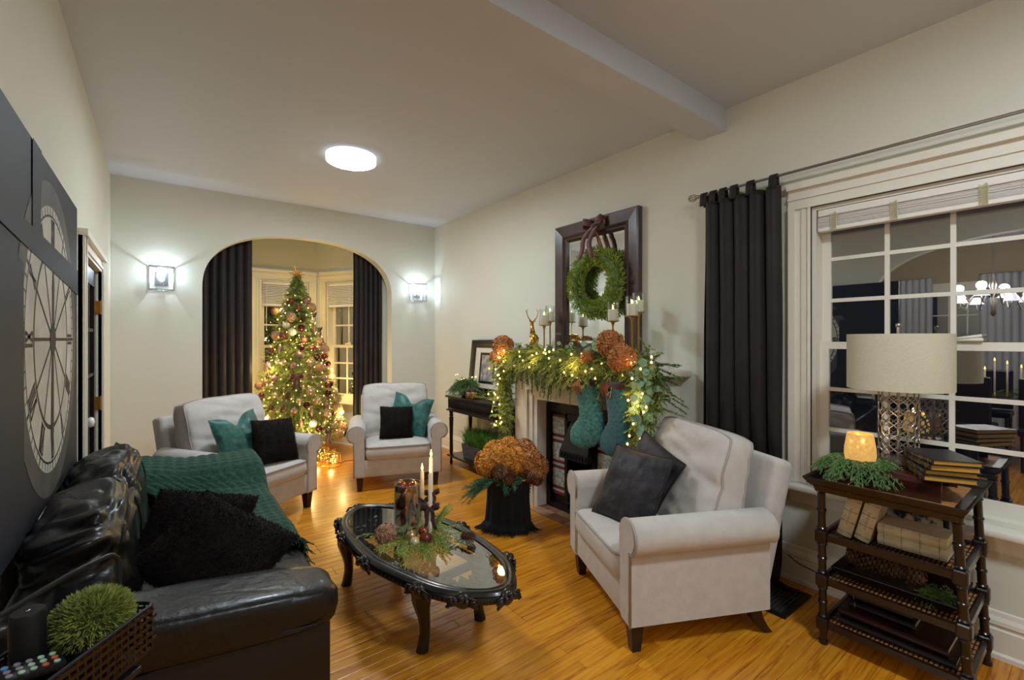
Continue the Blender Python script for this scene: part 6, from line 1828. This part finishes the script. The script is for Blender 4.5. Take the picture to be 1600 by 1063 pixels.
pts = [[((.055 + .012 * t + (.002 if k % 2 else 0)) * math.cos(2 * PI * k / 48), (.055 + .012 * t + (.002 if k % 2 else 0)) * math.sin(2 * PI * k / 48), .10 * t) for k in range(48)] for t in (0, .25, .5, .75, 1)]
MB().loft(pts).build('pot', 'black_wood', PL)
n = 5200; k_ = np.arange(n) + .5; ph = np.arccos(1 - 1.55 * k_ / n); th = PI * (1 + 5 ** .5) * k_
N = np.stack([np.cos(th) * np.sin(ph), np.sin(th) * np.sin(ph), np.cos(ph)], 1); P = N * np.array([.060, .060, .048]) + np.array([0, 0, .115])
fb = FB(); fb.kites(P, nrm(N + RNG.normal(0, .33, (n, 3))), RNG.uniform(.014, .026, n), .0016, .6)
stuff(fb.build('blades', 'topiary', PL)); MB().sph((0, 0, .115), .06, (1, 1, .8)).build('core', 'fir_dark', PL, True)
p = cad(.095, .045, .006)
SP = thing('speaker_tube', 'matte black upright cylinder device standing in the caddy', 'speaker', p)
MB().lathe([(.026, 0), (.028, .003), (.028, .185), (.026, .19), (.004, .19)], 28).build('body', 'black_iron', SP, True, auto=.6)
MB().lathe([(.003, .1898), (.005, .1912), (.001, .1916)], 10).build('button', 'metal_chrome', SP, True)
RM = thing('remote_control', 'black remote control with pale and coloured buttons leaning in the caddy', 'remote control'); RM.matrix_local = CD.matrix_basis @ Matrix.Translation((.03, .02, .105)) @ rotm(R_(-30), R_(10), R_(10))
MB().rbox((0, 0, 0), (.17, .048, .018), .006).build('body', 'remote_black', RM, True, auto=.6)
bt = ['button_pale', 'button_grey', 'button_pale', 'button_yellow', 'button_grey', 'button_red', 'button_blue', 'button_pale']
for i in range(9):
    for j in range(3):
        MB().lathe([(.0055, 0), (.0055, .002), (.003, .003)], 10, (lerp(-.07, .07, i / 8), (j - 1) * .014, .009)).build('button', bt[(i * 3 + j * 5) % 8], RM)
c = MB(); pts = []
for k in range(20): q = cad(.075 + .055 * math.cos(k * .3 - 1), -.02 - .045 * math.sin(k * .3 - 1), .06 + .0015 * k); pts.append(q)
c.tube(pts, .0028, 6); o = c.build('charging_cable', 'dark_metal', None, True); tag(o, 'thin dark charging cable coiled in the caddy', 'cable')

# ------------------------------------------------------------------ dining room seen mirrored in the window panes
DT = thing('dining_table', 'dark wooden dining table set in the dining room behind the archway', 'dining table', (-2.2, .95, 0))
MB().rbox((0, 0, .74), (1.1, 2.0, .04), .01).build('tabletop', 'espresso', DT)
for sx in (-1, 1):
    for sy in (-1, 1): MB().lathe([(.03, 0), (.045, .1), (.03, .2), (.05, .6), (.05, .72)], 12, (sx * .45, sy * .88, 0)).build('leg', 'espresso', DT, True)
for i, (dx, dy) in enumerate(((-.05, -.35), (.08, -.28), (-.02, -.15), (.1, -.05), (0, .05), (-.1, .12), (.06, .2), (-.04, .3))):
    h = .34 + .12 * ((i * 5) % 4) / 3
    o = thing('taper_candle', 'lit white taper candle in the row on the dining table', 'candle', (-2.2 + dx, .95 + dy, .762), group='candles on the dining table')
    MB().lathe([(.03, 0), (.03, .01), (.012, .02), (.014, .05)], 12).build('holder', 'brass', o, True)
    cdl = MB().lathe([(.011, .03), (.010, h), (.003, h + .004)], 10).build('wax', 'candle_wax', o, True)
    MB().lathe([(.005, h), (.009, h + .014), (.001, h + .045)], 8).build('flame', 'flame', cdl, True)
fb = FB()
for i in range(60): fb.frond((-2.2 + random.uniform(-.15, .15), .95 + random.uniform(-.45, .45), .77), (random.uniform(-1, 1), random.uniform(-1, 1), .4), .15, 7, .05, 8, .015, .003, .3)
o = fb.build('greenery_runner', 'fir_dark'); tag(o, 'evergreen runner along the dining table', 'greenery')
def dchair(x, y, rz):
    o = thing('dining_chair', 'dark upholstered dining chair pulled up to the dining table', 'chair', (x, y, 0), rz, 'dining chairs')
    MB().rbox((0, 0, .45), (.46, .46, .08), .02).build('seat', 'book_dark', o); MB().rbox((0, .21, .78), (.44, .06, .56), .02).build('backrest', 'book_dark', o)
    for sx in (-1, 1):
        for sy in (-1, 1): MB().cyl((sx * .19, sy * .19, 0), (sx * .19, sy * .19, .42), .016, .022, 8).build('leg', 'espresso', o)
for y in (.4, 1.05, 1.7): dchair(-1.42, y, -PI / 2); dchair(-2.98, y, PI / 2)
CHD = thing('chandelier', 'silver crystal chandelier with small white shades over the dining table', 'chandelier', (-2.1, .92, 0))
MB().cyl((0, 0, 2.35), (0, 0, CEIL), .008, n=8).build('chain', 'metal_nickel', CHD)
MB().lathe([(.003, 1.80), (.03, 1.83), (.02, 1.9), (.04, 2.0), (.02, 2.1), (.045, 2.2), (.015, 2.35), (.003, 2.36)], 16).build('column', 'metal_nickel', CHD, True)
for k in range(8):
    a = 2 * PI * k / 8 + .2; c_, s_ = math.cos(a), math.sin(a); R2 = .34; zb = 1.95 if k % 2 else 2.03
    ar = MB().tube([(q * c_, q * s_, z_) for q, z_ in ((.03, 2.05), (.12, 2.16), (.22, 2.05), (.28, zb - .06), (R2, zb - .02), (R2, zb + .03))], .007, 6).build('arm', 'metal_nickel', CHD, True)
    MB().lathe([(.075, zb + .03), (.035, zb + .12)], 20, (R2 * c_, R2 * s_, 0), cap=False).build('shade', 'chandelier_shade', ar, True)
    mb = MB()
    for q in range(6): mb.lathe([(.001, -.03), (.008, -.018), (.006, -.005), (.001, 0)], 6, (R2 * c_ + .05 * math.cos(q), R2 * s_ + .05 * math.sin(q), zb - .01))
    stuff(mb.build('crystals', 'glass_clear', ar))
    if k % 2 == 0: point_light('chandelier_light', CHD, (R2 * c_, R2 * s_, zb + .16), W_CHANDELIER * 2, NEUTRAL, .05)
# pale drapes on the far dining wall
for yc, lab in ((-.25, 'pale drape on the near side of the dining room wall'), (1.05, 'pale drape in the middle of the dining room wall'), (2.2, 'pale drape on the far side of the dining room wall')):
    o = curtain_mesh(.55, 2.6, .02, 6, .035, yc).build('curtain', 'drape_white', None, True, loc=(-4.5, yc, 0), rot=(0, 0, PI / 2), fix=False); solid(o); tag(o, lab, 'curtain')
window('window_4', .85, .8, 2.35, 1.55, 3, (2, 2), (-4.6, .40), PI / 2, 'trim_white', 'dark dining room sash window between pale drapes', .1)
window('window_5', .85, .8, 2.35, 1.55, 3, (2, 2), (-4.6, 1.63), PI / 2, 'trim_white', 'second dark dining room sash window between pale drapes', .1)
